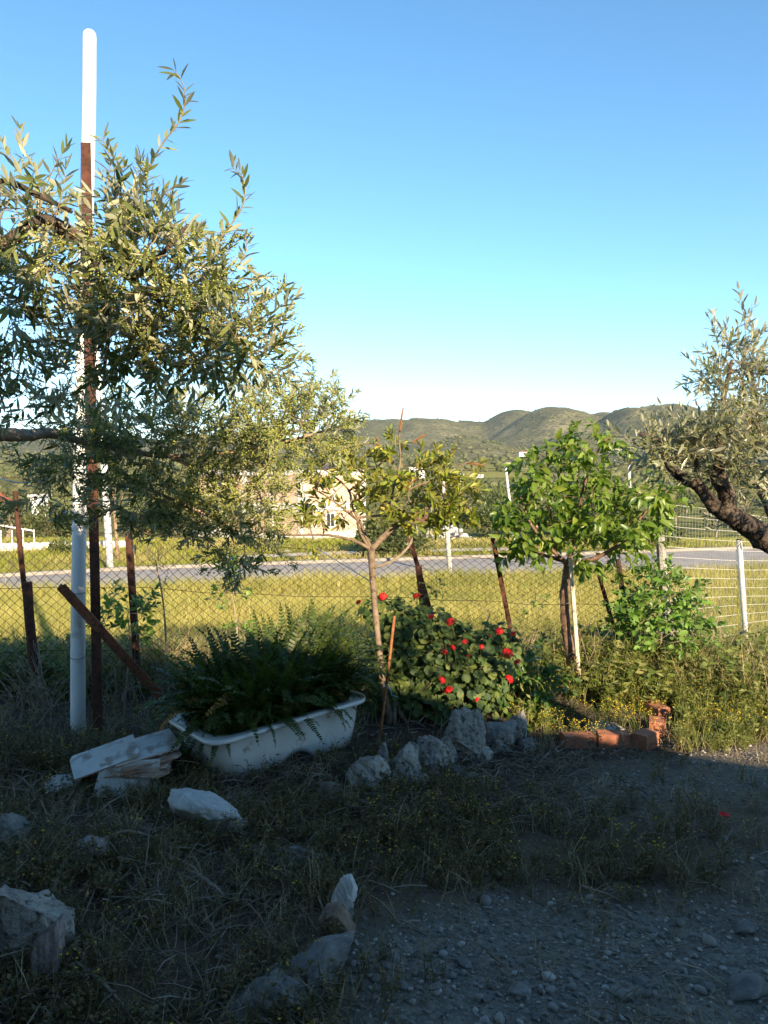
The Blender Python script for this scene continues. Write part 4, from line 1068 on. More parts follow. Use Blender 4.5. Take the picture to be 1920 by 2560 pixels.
# ---- peach tree with stake
rng = np.random.default_rng(41); random.seed(41)
Yp = 7.45
g = P(1442, 1735, Yp); tb = Vector((g.x, Yp, gz(g.x, Yp)))
pe = thing('peach_tree', 'young peach tree with bright green drooping leaves tied to a stake', 'tree', tb)
tr = [tb - Vector((0, 0, .1)), P(1430, 1660, Yp), P(1414, 1560, Yp), P(1412, 1480, Yp), P(1420, 1405, Yp)]
tk = MB(); limb(tk, tr, [.055, .046, .042, .040, .036], 12, .08); tk.build('trunk', M['peach_bark'], pe, True)
bk = [([P(1420, 1410, Yp), P(1385, 1380, Yp - .05), P(1330, 1315, Yp - .1), P(1300, 1240, Yp - .1)], [.022, .017, .012, .006]),
      ([P(1420, 1405, Yp), P(1440, 1340, Yp), P(1452, 1250, Yp + .05), P(1472, 1180, Yp + .05), P(1505, 1110, Yp), P(1538, 1085, Yp)], [.024, .02, .016, .012, .008, .004]),
      ([P(1422, 1408, Yp), P(1490, 1395, Yp - .1), P(1560, 1350, Yp - .15), P(1605, 1290, Yp - .15), P(1670, 1225, Yp - .1)], [.024, .02, .015, .011, .005]),
      ([P(1415, 1405, Yp), P(1350, 1385, Yp + .1), P(1270, 1365, Yp + .15), P(1245, 1290, Yp + .1)], [.02, .015, .010, .005]),
      ([P(1385, 1380, Yp), P(1375, 1280, Yp + .1), P(1370, 1180, Yp + .1), P(1365, 1120, Yp + .1)], [.015, .012, .008, .004]),
      ([P(1440, 1340, Yp), P(1510, 1280, Yp + .1), P(1560, 1220, Yp + .15)], [.014, .010, .005])]
for pts_, rs_ in bk:
    lb = MB(); limb(lb, pts_, rs_, 8, .06); lb.build('branch', M['peach_bark'], pe, True)
pT = blob_targets([(1290, 1290, 55, 70, Yp, .3, 20), (1355, 1190, 60, 80, Yp, .3, 24), (1430, 1130, 80, 45, Yp, .25, 18), (1525, 1110, 30, 35, Yp, .15, 9), (1470, 1240, 90, 80, Yp, .35, 30),
                   (1600, 1260, 70, 55, Yp - .1, .3, 26), (1540, 1340, 90, 50, Yp - .1, .35, 26), (1390, 1340, 90, 60, Yp, .35, 26), (1660, 1240, 30, 30, Yp - .1, .15, 7), (1290, 1370, 50, 25, Yp + .1, .2, 9), (1500, 1400, 70, 18, Yp - .1, .2, 9)], rng, 1.15)
tp, dP = grow(bk, pT, .003, up=.2)
O4, X4, Y4, Z4, m4 = leafy_shoots(pT, dP, rng, .16, 9, .125, .056, ang=(40, 80), droop=.55, mode='alt', curl=.3)
PEACH = leaf_template(1.0, .10, .28, ((0, .05), (.3, .9), (.6, .85), (1.0, 0)))
tw = MB(); tw.add(tp.v, tp.f); tw.add(m4.v, m4.f); o = tw.build('twigs', M['peach_bark'], pe); o['kind'] = 'stuff'
place_leaves(pe, 'leaf', PEACH, (O4, X4, Y4, Z4), M['peach_leaf'])
st0, st1 = P(1451, 1765, Yp - .12), P(1426, 1398, Yp - .12)
st0.z = gz(st0.x, st0.y) - .1
stk = thing('wooden_stake', 'pale straight wooden stake tied beside the peach tree trunk', 'stake', st0 + Vector((0, 0, .1)))
MB().tube([st0, st0.lerp(st1, .5), st1], [.021, .020, .019], 8, True).build('pole', M['stake'], stk)
MB().tube([st0.lerp(st1, .66) + Vector((.05 * math.cos(k * .5) - .02, .05 * math.sin(k * .5) + .06, .004 * k)) for k in range(14)], .004, 4).build('tie', M['woody_stem'], stk)

# ---- bottlebrush tree
rng = np.random.default_rng(51); random.seed(51)
Yb = 6.25
g = P(984, 1850, Yb); tb = Vector((g.x, Yb + .05, gz(g.x, Yb)))
bb = thing('bottlebrush_tree', 'small bottlebrush tree with yellowing whorled leaves behind the tub', 'tree', tb)
tk = MB(); limb(tk, [tb - Vector((0, 0, .1)), P(962, 1740, Yb), P(945, 1600, Yb), P(934, 1480, Yb), P(928, 1372, Yb)], [.044, .028, .024, .024, .028], 12, .06)
for k in range(4):
    e = tb + Vector((math.cos(k * 1.6) * .12, math.sin(k * 1.6) * .08, -.02)); tk.tube([tb + Vector((0, 0, .22)), tb.lerp(e, .5) + Vector((0, 0, .07)), e], [.02, .02, .012], 6)
tk.build('trunk', M['brush_bark'], bb, True)
fk = P(928, 1374, Yb)
bk = [([fk, P(885, 1352, Yb - .05), P(820, 1338, Yb - .1), P(740, 1338, Yb - .15), P(690, 1338, Yb - .15)], [.016, .012, .009, .007, .004]),
      ([fk, P(905, 1315, Yb + .05), P(882, 1270, Yb + .1), P(868, 1220, Yb + .1), P(800, 1165, Yb + .1), P(760, 1130, Yb + .1)], [.016, .012, .010, .008, .006, .003]),
      ([fk, P(905, 1340, Yb), P(895, 1300, Yb), P(930, 1290, Yb), P(1010, 1290, Yb)], [.014, .012, .010, .008, .005]),
      ([fk, P(958, 1342, Yb), P(995, 1312, Yb), P(1040, 1285, Yb + .05), P(1110, 1250, Yb + .1), P(1190, 1225, Yb + .1)], [.026, .024, .020, .013, .009, .004]),
      ([P(985, 1318, Yb), P(980, 1240, Yb), P(1000, 1160, Yb), P(998, 1090, Yb), P(1006, 1030, Yb)], [.014, .010, .008, .006, .005]),
      ([P(870, 1230, Yb + .1), P(930, 1180, Yb + .1), P(965, 1140, Yb + .1), P(945, 1110, Yb + .1)], [.009, .007, .005, .004]),
      ([P(1040, 1285, Yb), P(1020, 1230, Yb - .1), P(1080, 1200, Yb - .1), P(1170, 1155, Yb - .1)], [.010, .008, .006, .004]),
      ([P(895, 1300, Yb), P(830, 1250, Yb - .1), P(780, 1220, Yb - .15)], [.009, .007, .004])]
for pts_, rs_ in bk:
    lb = MB(); limb(lb, pts_, rs_, 8, .05); lb.build('branch', M['brush_bark'], bb, True)
dead = MB(); limb(dead, [P(938, 1418, Yb - .02), P(985, 1400, Yb - .08), P(1028, 1355, Yb - .1), P(1018, 1312, Yb - .1)], [.012, .011, .009, .006], 7, .08); limb(dead, [P(1024, 1345, Yb - .1), P(1012, 1310, Yb - .12)], [.007, .003], 6)
dead.build('dead_branch', M['woody_stem'], bb)
bT = blob_targets([(860, 1190, 90, 60, Yb, .3, 13), (1010, 1230, 130, 70, Yb, .3, 26), (1110, 1200, 80, 50, Yb, .3, 14), (1140, 1260, 60, 40, Yb, .25, 10), (790, 1270, 70, 50, Yb, .25, 9), (985, 1120, 25, 50, Yb, .1, 6),
                   (930, 1270, 90, 40, Yb, .3, 12), (1060, 1290, 110, 30, Yb, .3, 13), (830, 1180, 60, 50, Yb, .2, 7), (900, 1135, 60, 30, Yb, .2, 5), (1090, 1160, 60, 20, Yb, .2, 5)], rng, 1.35) + \
     [P(690, 1338, Yb - .15), P(760, 1130, Yb + .1), P(1190, 1225, Yb + .1), P(1190, 1160, Yb), P(780, 1220, Yb - .15), P(725, 1180, Yb), P(745, 1330, Yb - .15), P(770, 1350, Yb - .15), P(810, 1120, Yb), P(1185, 1270, Yb)]
tp, dB = grow(bk, bT, .003, up=.35)
O5, X5, Y5, Z5, m5 = leafy_shoots(bT, dB, rng, .14, 5, .088, .026, ang=(35, 75), mode='whorl', curl=.25, twig_r=.0022)
BRUSH = leaf_template(1.0, .04, .02, ((0, .05), (.35, .75), (.65, 1.0), (.88, .6), (1.0, 0)))
tw = MB(); tw.add(tp.v, tp.f); tw.add(m5.v, m5.f); o = tw.build('twigs', M['brush_bark'], bb); o['kind'] = 'stuff'
place_leaves(bb, 'leaf', BRUSH, (O5, X5, Y5, Z5), M['brush_leaf'])
for (x0, y0, x1, y1, w) in ((1000, 1075, 1008, 1020, .016), (943, 1115, 942, 1092, .015), (1035, 1105, 1062, 1086, .014), (1170, 1158, 1206, 1162, .013), (1095, 1200, 1138, 1180, .014), (1085, 1155, 1108, 1142, .014), (1010, 1222, 1040, 1195, .013), (1150, 1226, 1190, 1223, .013)):
    a, b = P(x0, y0, Yb - .02), P(x1, y1, Yb - .02); sk = MB()
    n = 11
    for k in range(n):
        c = a.lerp(b, k / (n - 1)); ax = (b - a).normalized(); s1 = ax.orthogonal().normalized(); s2 = ax.cross(s1)
        for q in range(6):
            an_ = q * 1.047 + k * .5; e = c + (s1 * math.cos(an_) + s2 * math.sin(an_)) * w * (1 - .5 * k / n); sk.tube([c, e], [.004, .0035], 4)
    sk.tube([a, b], .005, 5); sk.build('seed_spike', M['seed_spike'], bb)
# guy wire from the bottlebrush to the fence
a = P(929, 1455, Yb - .03); b = P(690, 1338, 7.3); c = P(790, 1370, 7.3)
MB().tube([a, a.lerp(c, .4), c], .004, 4).solo('guy_wire', M['galv'], 'thin pale wire stretched from the bottlebrush trunk to the fence', 'wire')

# ------------------------------------------------------------------ bathtub planter and fern
def enamel_material():
    m, nt, out = nodes('worn_white_enamel'); N = nt.nodes.new; L = nt.links.new
    pb = N('ShaderNodeBsdfPrincipled'); pb.inputs['Roughness'].default_value = .28; L(pb.outputs[0], out.inputs['Surface'])
    tc = N('ShaderNodeTexCoord'); sp_ = N('ShaderNodeSeparateXYZ'); L(tc.outputs['Object'], sp_.inputs[0])
    n1 = N('ShaderNodeTexNoise'); n1.inputs['Scale'].default_value = 7; n1.inputs['Detail'].default_value = 6; L(tc.outputs['Object'], n1.inputs['Vector'])
    base = N('ShaderNodeMix'); base.data_type = 'RGBA'; base.inputs[6].default_value = rgb((.56, .55, .52)); base.inputs[7].default_value = rgb((.74, .74, .72)); L(n1.outputs['Fac'], base.inputs[0])
    # near-black lower part: a soft wavy edge low on the body, highest left of the middle
    w = N('ShaderNodeMath'); w.operation = 'SUBTRACT'; L(sp_.outputs['X'], w.inputs[0]); w.inputs[1].default_value = .03
    w2 = N('ShaderNodeMath'); w2.operation = 'POWER'; L(w.outputs[0], w2.inputs[0]); w2.inputs[1].default_value = 2
    h = N('ShaderNodeMath'); h.operation = 'MULTIPLY_ADD'; L(w2.outputs[0], h.inputs[0]); h.inputs[1].default_value = -4.5; h.inputs[2].default_value = .20
    df = N('ShaderNodeMath'); df.operation = 'SUBTRACT'; L(h.outputs[0], df.inputs[0]); L(sp_.outputs['Z'], df.inputs[1])
    mr = N('ShaderNodeMapRange'); mr.inputs['From Min'].default_value = -.025; mr.inputs['From Max'].default_value = .02; L(df.outputs[0], mr.inputs['Value'])
    m1_ = N('ShaderNodeMix'); m1_.data_type = 'RGBA'; L(mr.outputs[0], m1_.inputs[0]); L(base.outputs[2], m1_.inputs[6]); m1_.inputs[7].default_value = rgb((.02, .02, .02))
    # chipped patches and specks
    n2 = N('ShaderNodeTexNoise'); n2.inputs['Scale'].default_value = 11; n2.inputs['Detail'].default_value = 8; L(tc.outputs['Object'], n2.inputs['Vector'])
    r2 = N('ShaderNodeValToRGB'); r2.color_ramp.elements[0].position = .62; r2.color_ramp.elements[1].position = .70; L(n2.outputs['Fac'], r2.inputs['Fac'])
    m2_ = N('ShaderNodeMix'); m2_.data_type = 'RGBA'; L(r2.outputs['Color'], m2_.inputs[0]); L(m1_.outputs[2], m2_.inputs[6]); m2_.inputs[7].default_value = rgb((.36, .27, .19))
    L(m2_.outputs[2], pb.inputs['Base Color'])
    return m
M['enamel'] = enamel_material()
c0 = P(528, 1862, 4.98); c1 = P(932, 1742, 5.78); c3 = P(404, 1790, 5.52)
ux = (c1 - c0); Lx = ux.length; ux.normalize(); uy = (c3 - c0); Wy = uy.length; uz = ux.cross(uy).normalized(); uy = uz.cross(ux)
TC = c0 + ux * Lx / 2 + uy * Wy / 2                      # centre of the rim plane
DEP = .44
tub = bpy.data.objects.new('bathtub', None); COL.objects.link(tub)
tag(tub, 'old white enamel bathtub used as a fern planter by the fence', 'bathtub')
Mt = Matrix(((ux.x, uy.x, uz.x, 0), (ux.y, uy.y, uz.y, 0), (ux.z, uy.z, uz.z, 0), (0, 0, 0, 1)))
tub.matrix_world = Matrix.Translation(TC - uz * DEP) @ Mt; TUBM = tub.matrix_world.copy()
def ring(a, b, z, rc, n=10, shift=0.0):
    """rounded rectangle, half sizes a, b, corner radius rc"""
    out = []
    for (sx, sy, s0) in ((1, 1, 0), (-1, 1, 1), (-1, -1, 2), (1, -1, 3)):
        for k in range(n):
            an_ = (s0 + k / (n - 1)) * math.pi / 2
            out.append(Vector((sx * (a - rc) + rc * math.cos(an_) + shift, sy * (b - rc) + rc * math.sin(an_), z)))
    return out
def loft(rings, close_last=True):
    m = MB(); n = len(rings[0]); vs = [p for r in rings for p in r]
    fs = [(r * n + i, r * n + (i + 1) % n, (r + 1) * n + (i + 1) % n, (r + 1) * n + i) for r in range(len(rings) - 1) for i in range(n)]
    if close_last: fs.append(tuple((len(rings) - 1) * n + i for i in range(n)))
    return m.add(vs, fs)
a_, b_ = Lx / 2, Wy / 2
def tub_part(mb, name, mat, smooth=True):
    o = bpy.data.objects.new(name, mb.mesh(name, mat, smooth)); COL.objects.link(o); o.parent = tub; return o
# outer body from under the rim down to the belly
body = loft([ring(a_ - .035, b_ - .035, DEP - .022, .13), ring(a_ - .045, b_ - .045, DEP - .06, .13), ring(a_ - .055, b_ - .055, .30, .14, shift=.005), ring(a_ - .075, b_ - .075, .20, .16, shift=.01),
             ring(a_ - .11, b_ - .105, .11, .17, shift=.02), ring(a_ - .18, b_ - .15, .045, .16, shift=.03), ring(a_ - .30, b_ - .21, .005, .12, shift=.03)])
body.v = [(x, y, z - (.10 * (x / a_ + .35) + .03) * (1 - z / .38) if z < .38 else z) for x, y, z in body.v]
tub_part(body, 'basin', M['enamel'])
rim = loft([ring(a_ - .04, b_ - .04, DEP - .03, .13), ring(a_ - .004, b_ - .004, DEP - .030, .12), ring(a_, b_, DEP - .018, .12), ring(a_ - .003, b_ - .003, DEP - .004, .12), ring(a_ - .014, b_ - .014, DEP, .12), ring(a_ - .075, b_ - .065, DEP - .002, .13),
            ring(a_ - .095, b_ - .08, DEP - .02, .13), ring(a_ - .11, b_ - .095, DEP - .12, .13)], False)
tub_part(rim, 'rim', M['enamel'])
sm = loft([ring(a_ - .103, b_ - .088, DEP - .07, .13), ring(a_ - .3, b_ - .2, DEP - .05, .1)]); tub_part(sm, 'soil', M['soil'])
for sx in (-1, 1):
    for sy in (-1, 1):
        ft = MB().tube([(sx * (a_ - .3), sy * (b_ - .22), .05), (sx * (a_ - .27), sy * (b_ - .2), -.06)], [.035, .03], 8); tub_part(ft, 'foot', M['rust'])
# waste outlet fitting with peeled ring on the near side
wo_ = MB()
wo_.tube([(-.27 + .03 * math.cos(k * .42), -(b_ - .105) - .02 + .006 * math.cos(k), .125 + .022 * math.sin(k * .42)) for k in range(16)], .007, 6); tub_part(wo_, 'outlet_ring', M['rock_pink'])
rng = np.random.default_rng(61); random.seed(61)
fern = thing('fern', 'dense green sword fern growing out of the bathtub', 'fern', TUBM @ Vector((0, 0, DEP - .06)))
def frond_mesh(seed, lean, mat):
    r = random.Random(seed); V = []; Fs = []
    n = 26; p = Vector((0, 0, 0)); d = Vector((0, math.sin(.15), math.cos(.15))); prev = None
    for k in range(n):
        t = k / (n - 1); d = (d + Vector((r.uniform(-.02, .02), lean * .055 * (1 + t), -lean * .045 * (1 + 2 * t)))).normalized(); q = p + d / n
        wd = .070 * min(1, .35 + t * 4) * (1 - t ** 2.6) + .006
        side = Vector((1, 0, 0)); nz = d.cross(side)
        b = len(V); V += [p + nz * .004, p - nz * .004, q]; Fs.append((b, b + 1, b + 2))
        for s in (-1, 1):
            e = p + side * s * wd + d * wd * .3 + nz * r.uniform(-.02, .012); hw = d * (.5 / n)
            b = len(V); V += [p - hw * .8, p + hw * .9, e + hw * .75, e - hw * .5]; Fs.append((b, b + 1, b + 2, b + 3))
        p = q
    me_ = bpy.data.meshes.new('frond'); me_.from_pydata([v[:] for v in V], [], Fs); me_.materials.append(mat); return me_
FR = [frond_mesh(k, lean, M['fern']) for k, lean in enumerate((.2, .45, .75, 1.15, 1.7, 2.4))]; FRD = [frond_mesh(9, .9, M['fern_dry'])]
inv = Matrix.Translation(-fern.location)
XTRA = []
for k in range(640):
    u, v = rng.uniform(-1, 1), rng.uniform(-1, 1)
    lp = Vector((u * (a_ - .14), v * (b_ - .12), DEP - .05)); wpnt = TUBM @ lp
    edge = max(abs(u), abs(v)); yaw = math.atan2(-u + rng.normal(0, .5), v + rng.normal(0, .5)) + rng.normal(0, .3)
    hang = edge > .72 and rng.random() < .10
    mesh_ = FRD[0] if rng.random() < .05 else FR[int(rng.integers(4, 6)) if hang else int(rng.integers(0, 3 if v < -.3 else 4))]
    L_ = rng.uniform(.44, .66) * (1.12 + .16 * u) * (1 if not hang else .75) * (.8 if v < -.3 else 1)
    # outward = the frond's +y; turn it toward (u, v) in tub axes
    ow = (ux * (u + rng.normal(0, .45)) + uy * (v + rng.normal(0, .45))); ang_ = math.atan2(-ow.x, ow.y)
    tilt = rng.uniform(-.1, .3) * edge * (.4 if v < -.3 else 1)
    mtx = Matrix.Translation(wpnt) @ Matrix.Rotation(ang_, 4, 'Z') @ Matrix.Rotation(-tilt, 4, 'X') @ Matrix.Rotation(rng.normal(0, .25), 4, 'Y') @ Matrix.Diagonal((L_, L_, L_, 1))
    if hang or k < 230 and v < .5:
        o = bpy.data.objects.new('frond', mesh_); COL.objects.link(o); o.parent = fern; o.matrix_parent_inverse = inv; o.matrix_basis = mtx
    elif mesh_ is not FRD[0]: XTRA.append((mesh_, mtx))
xv = []; xf = []
for me_, mtx in XTRA:
    nb_ = len(xv); co = np.empty(len(me_.vertices) * 3); me_.vertices.foreach_get('co', co); A4 = np.array(mtx); xv.extend(map(tuple, co.reshape(-1, 3) @ A4[:3, :3].T + A4[:3, 3])); xf.extend(tuple(i + nb_ for i in p.vertices) for p in me_.polygons)
me_ = bpy.data.meshes.new('frond_mass'); me_.from_pydata(xv, [], xf); me_.materials.append(M['fern']); link('frond_mass', me_, fern)['kind'] = 'stuff'

# ------------------------------------------------------------------ geranium bush, mallow, iron rod
def disc_leaf(n=11, dip=.16, seed=0):
    r = random.Random(seed); V = [(0, .5, -dip * .4)]; T = []
    for k in range(n):
        an_ = -math.pi / 2 + .35 + (2 * math.pi - .7) * k / (n - 1); rr_ = .5 * (1 + (.07 if k % 2 else -.04))
        V.append((math.cos(an_) * rr_, .5 + math.sin(an_) * rr_, dip * .45 * abs(math.cos(an_)) + r.uniform(-.03, .03)))
    for k in range(1, n): T.append((0, k, k + 1))
    return np.array(V, float), np.array(T, int)
rng = np.random.default_rng(71); random.seed(71)
gb = P(1090, 1830, 6.45); gb.z = gz(gb.x, gb.y)
ger = thing('geranium_bush', 'geranium bush with scarlet flower heads beside the bathtub fern', 'bush', gb)
Yg = 6.5
blobsG = [(P(1060, 1640, Yg), .40, .30, .36), (P(1180, 1660, Yg), .36, .30, .34), (P(1000, 1600, Yg), .26, .22, .28), (P(1110, 1740, Yg - .05), .5, .3, .3), (P(1010, 1720, Yg), .3, .25, .35), (P(1240, 1620, Yg + .1), .22, .2, .22), (P(960, 1530, Yg + .15), .22, .15, .14), (P(1080, 1560, Yg + .05), .25, .2, .14)]
O, Dn = [], []
for (c, rx, ry, rz) in blobsG:
    k = int(2600 * rx * rz); d = rng.normal(0, 1, (k, 3)); d /= np.linalg.norm(d, axis=1, keepdims=True); d[:, 1] = -np.abs(d[:, 1]) * np.where(rng.random(k) < .8, 1, -1)
    O.append(np.array(c) + d * (rng.uniform(.6, 1.02, k))[:, None] * np.array([rx, ry, rz])); Dn.append(d)
O = np.concatenate(O); Dn = np.concatenate(Dn); ok = O[:, 2] > gz(1, 6.4) + .04; O, Dn = O[ok], Dn[ok]
nrm = Dn * .8 + np.array([.1, -.5, .7]) + rng.normal(0, .3, O.shape)
Dl = np.cross(nrm, rng.normal(0, 1, O.shape)); Dl /= np.linalg.norm(Dl, axis=1, keepdims=True)
X, Y, Z = frames(Dl, nrm * 3, rng, .2); s = (rng.uniform(.035, .088, len(O)))[:, None]
place_leaves(ger, 'leaf', disc_leaf(), (O, X * s, Y * s, Z * s), M['geranium_leaf'])
sm = MB()
for k in range(26):
    e = Vector(O[rng.integers(len(O))]); b = gb + Vector((rng.uniform(-.35, .35), rng.uniform(-.1, .2), -.03)); sm.tube(smooth_path([b, b.lerp(e, .5) + Vector((rng.normal(0, .04), rng.normal(0, .04), .03)), e], 3), [.008] * 3 + [.006] * 3 + [.004], 5)
o = sm.build('stems', M['woody_stem'], ger); o['kind'] = 'stuff'
def flower_head(seed):
    r = random.Random(seed); V = []; T = []
    for f in range(17):
        an_ = f * 2.39996; zz = 1 - (f + .5) / 17 * 1.35; rr_ = math.sqrt(max(0, 1 - zz * zz)); d = Vector((rr_ * math.cos(an_), rr_ * math.sin(an_), zz)); c = d * .75
        a1 = d.orthogonal().normalized(); a2 = d.cross(a1)
        for q in range(5):
            th = q * 1.2566 + r.uniform(-.1, .1); e = a1 * math.cos(th) + a2 * math.sin(th); sd = d.cross(e)
            b = len(V); V += [c, c + e * .30 + sd * .17 + d * .04, c + e * .44 + d * r.uniform(-.04, .06), c + e * .30 - sd * .17 + d * .04]; T += [(b, b + 1, b + 2, b + 3)]
    me_ = bpy.data.meshes.new('flower_head'); me_.from_pydata([v[:] for v in V], [], T); me_.materials.append(M['red']); return me_
FH = [flower_head(k) for k in range(4)]
inv = Matrix.Translation(-ger.location)
for k, (x_, y_, r_) in enumerate(((897, 1506, 10), (957, 1491, 15), (1042, 1490, 14), (1078, 1542, 13), (1126, 1555, 17), (1248, 1578, 16), (1283, 1585, 10), (1162, 1604, 9), (1204, 1617, 9), (1133, 1619, 10), (1112, 1630, 11), (1268, 1634, 21), (1294, 1655, 13), (1105, 1700, 13), (1122, 1725, 18), (1273, 1698, 16), (1193, 1749, 9), (1142, 1797, 12), (1170, 1640, 6), (1225, 1590, 5))):
    yy = Yg - .33 if y_ > 1530 else Yg + .05
    c = P(x_, y_, yy); R_ = r_ / F * yy * rng.uniform(.72, .9)
    o = bpy.data.objects.new('flower_head', FH[k % 4]); COL.objects.link(o); o.parent = ger; o.matrix_parent_inverse = inv
    o.matrix_basis = Matrix.Translation(c) @ Matrix.Rotation(rng.uniform(0, 6), 4, 'Z') @ Matrix.Rotation(rng.uniform(.3, .9), 4, 'X') @ Matrix.Diagonal((R_, R_, R_ * .8, 1))
    e = c + Vector((rng.normal(0, .03), .14, -.16)); MB().tube([e, e.lerp(c, .5) + Vector((0, -.02, .02)), c], .0028, 5).build('flower_stalk', M['green_stem'], ger)
mb_ = P(1330, 1800, 6.75); mb_.z = gz(mb_.x, mb_.y)
mal = thing('mallow_plant', 'dark glossy leafy plant between the geranium and the brick ring', 'plant', mb_)
mT = blob_targets([(1300, 1690, 70, 70, 6.75, .2, 22), (1350, 1730, 70, 60, 6.7, .2, 24), (1250, 1760, 60, 50, 6.6, .15, 12), (1390, 1700, 30, 40, 6.75, .15, 8), (1300, 1770, 80, 30, 6.65, .15, 14)], rng)
skm = [([mb_, mb_ + Vector((dx, 0, .25)), mb_ + Vector((dx * 2, 0, .45))], [.012, .009, .005]) for dx in (-.18, -.08, .02, .1)]
tp, dM = grow(skm, mT, .0035)
for a__, r__ in skm: tp.tube(a__, r__, 6)
Om, Xm, Ym, Zm, mm_ = leafy_shoots(mT, dM, rng, .12, 6, .085, .045, ang=(40, 75), droop=.3, mode='alt')
tp.add(mm_.v, mm_.f); o = tp.build('stems', M['green_stem'], mal); o['kind'] = 'stuff'
LOBE = leaf_template(1.0, .06, .2, ((0, .2), (.25, 1.0), (.5, .75), (.65, .85), (1.0, 0)))
place_leaves(mal, 'leaf', LOBE, (Om, Xm, Ym, Zm), M['mallow_leaf'], 200)

rb = ground_at(943, 1866); rt = P(986, 1540, rb.y - .05)
rod = thing('rusty_rod', 'thin orange rusty rod leaning beside the geranium with blue string', 'rod', rb)
MB().tube([rb - Vector((0, 0, .08)), rb.lerp(rt, .5) + Vector((.008, 0, 0)), rt], .0105, 8).build('shaft', M['rod'], rod)
k0 = rb.lerp(rt, .44)
MB().tube([k0 + Vector((.016 * math.cos(k * .8), .016 * math.sin(k * .8), .004 * k)) for k in range(12)] + [k0 + Vector((.03, -.02, .03)), k0 + Vector((.05, -.03, -.03)), k0 + Vector((.09, -.03, -.045))], .0028, 4).build('string', M['blue'], rod)
c = [P(-20, 1188, 4.6), P(15, 1200, 4.6), P(45, 1207, 4.6), P(77, 1206, 4.6)]
MB().tube(smooth_path(c, 5), .0032, 5).solo('blue_cord', M['blue'], 'pale blue cord hanging by the olive leaves at the left edge', 'cord')

# ------------------------------------------------------------------ stones, bricks, tiles, logs
def stone(px_, py_, w, h, mat, label, seed, dep=None, rot=0.0, lean=0.0, sink=.34, group=None, name='stone', cat='stone', base=ICO4, cuts=17, rough=.085, flat=1.0):
    """stone standing at ground pixel (px_, py_) with size in metres"""
    g_ = ground_at(px_, py_); V, T = rock_template(seed, base, cuts, rough)
    V = V * np.array([w / 1.5, (dep or w * .8) / 1.5, h / 1.5 * flat])
    R_ = np.array(Matrix.Rotation(rot, 3, 'Z') @ Matrix.Rotation(lean, 3, 'Y')); V = V @ R_.T
    V[:, 2] += -V[:, 2].min() - h * sink
    o = link(name, mesh_np(name, V, [T], mat, True)); o.location = (g_.x, g_.y, gz(g_.x, g_.y))
    me_ = o.data
    return tag(o, label, cat, group)
GS = 'stones edging the planting bed'
stone(908, 1972, .26, .25, M['rock_pale'], 'rounded rough stone at the left end of the bed edging', 101, rot=.4, group=GS)
stone(958, 1945, .10, .26, M['rock'], 'thin dark stone wedged between the first two edging stones', 102, group=GS)
stone(1012, 1945, .27, .30, M['rock_pale'], 'large pitted stone below the leaning rusty rod', 103, rot=1.0, group=GS)
stone(1078, 1918, .24, .25, M['rock_pale'], 'lumpy stone left of the tall upright slab', 104, rot=2.2, group=GS)
stone(1118, 1905, .15, .24, M['rock_pale'], 'narrow leaning stone touching the tall upright slab', 105, lean=-.2, group=GS)
stone(1168, 1902, .29, .46, M['rock_pale'], 'tall upright pitted slab stone in the bed edging', 106, dep=.13, lean=.22, rot=-.15, sink=.12, group=GS, cuts=14)
stone(1248, 1868, .25, .24, M['rock'], 'blocky grey stone right of the tall upright slab', 107, rot=.3, group=GS)
stone(1290, 1850, .15, .26, M['rock'], 'pointed grey stone at the right end of the bed edging', 108, rot=1.2, group=GS)
stone(1085, 1946, .12, .08, M['rock_blue'], 'small pale stone lying in front of the lumpy stone', 109, base=ICO2, group=GS)
stone(1140, 1935, .14, .08, M['rock_blue'], 'small flat blue grey stone in front of the tall slab', 110, base=ICO2, group=GS)
stone(1046, 1962, .13, .10, M['rock_pale'], 'small rough stone leaning on the large pitted stone', 113, base=ICO3, group=GS)
stone(945, 1985, .11, .08, M['rock'], 'small dark stone in front of the rounded left edging stone', 114, base=ICO3, group=GS)
stone(1208, 1905, .14, .12, M['rock_pale'], 'small stone squeezed between the slab and the blocky stone', 115, base=ICO3, group=GS)
stone(1180, 1945, .09, .06, M['rock'], 'pebble sized stone at the foot of the tall slab', 116, base=ICO3, group=GS)
stone(1320, 1868, .12, .1, M['rock'], 'low stone beyond the pointed grey stone at the bed end', 117, base=ICO3, group=GS)
stone(820, 1990, .13, .13, M['rock_blue'], 'small blue grey stone in weeds under the tub end', 111, base=ICO2, group=GS)
stone(1508, 1826, .3, .09, M['rock_pale'], 'flat pale stone lying inside the brick ring', 112, dep=.22, base=ICO2, rot=.2)
# left foreground
stone(505, 2068, .40, .16, M['rock_white'], 'long white painted stone lying in the weeds below the tiles', 120, dep=.15, rot=-.45, lean=.25, sink=.1)
stone(583, 2092, .19, .16, M['rock_pink'], 'rough grey stone touching the end of the white painted stone', 121, rot=.7)
stone(705, 2165, .32, .09, M['rock_blue'], 'flat blue grey stone half buried left of the gravel', 122, rot=.2, dep=.2)
stone(645, 2150, .17, .10, M['rock'], 'small flat stone beside the half buried blue grey stone', 123)
stone(862, 2292, .11, .17, M['rock_white'], 'upright white stone at the left edge of the gravel', 124, rot=.3, sink=.1)
stone(838, 2345, .17, .16, M['rock_brown'], 'brown stone behind the long blue grey rock', 125, rot=.5)
stone(796, 2448, .40, .21, M['rock_blue'], 'long blue grey rock at the bottom centre of the yard', 126, dep=.17, rot=.95, lean=-.2)
stone(716, 2500, .2, .16, M['rock_blue'], 'blue grey rock low at the near end of the long rock', 129, dep=.2, rot=.4)
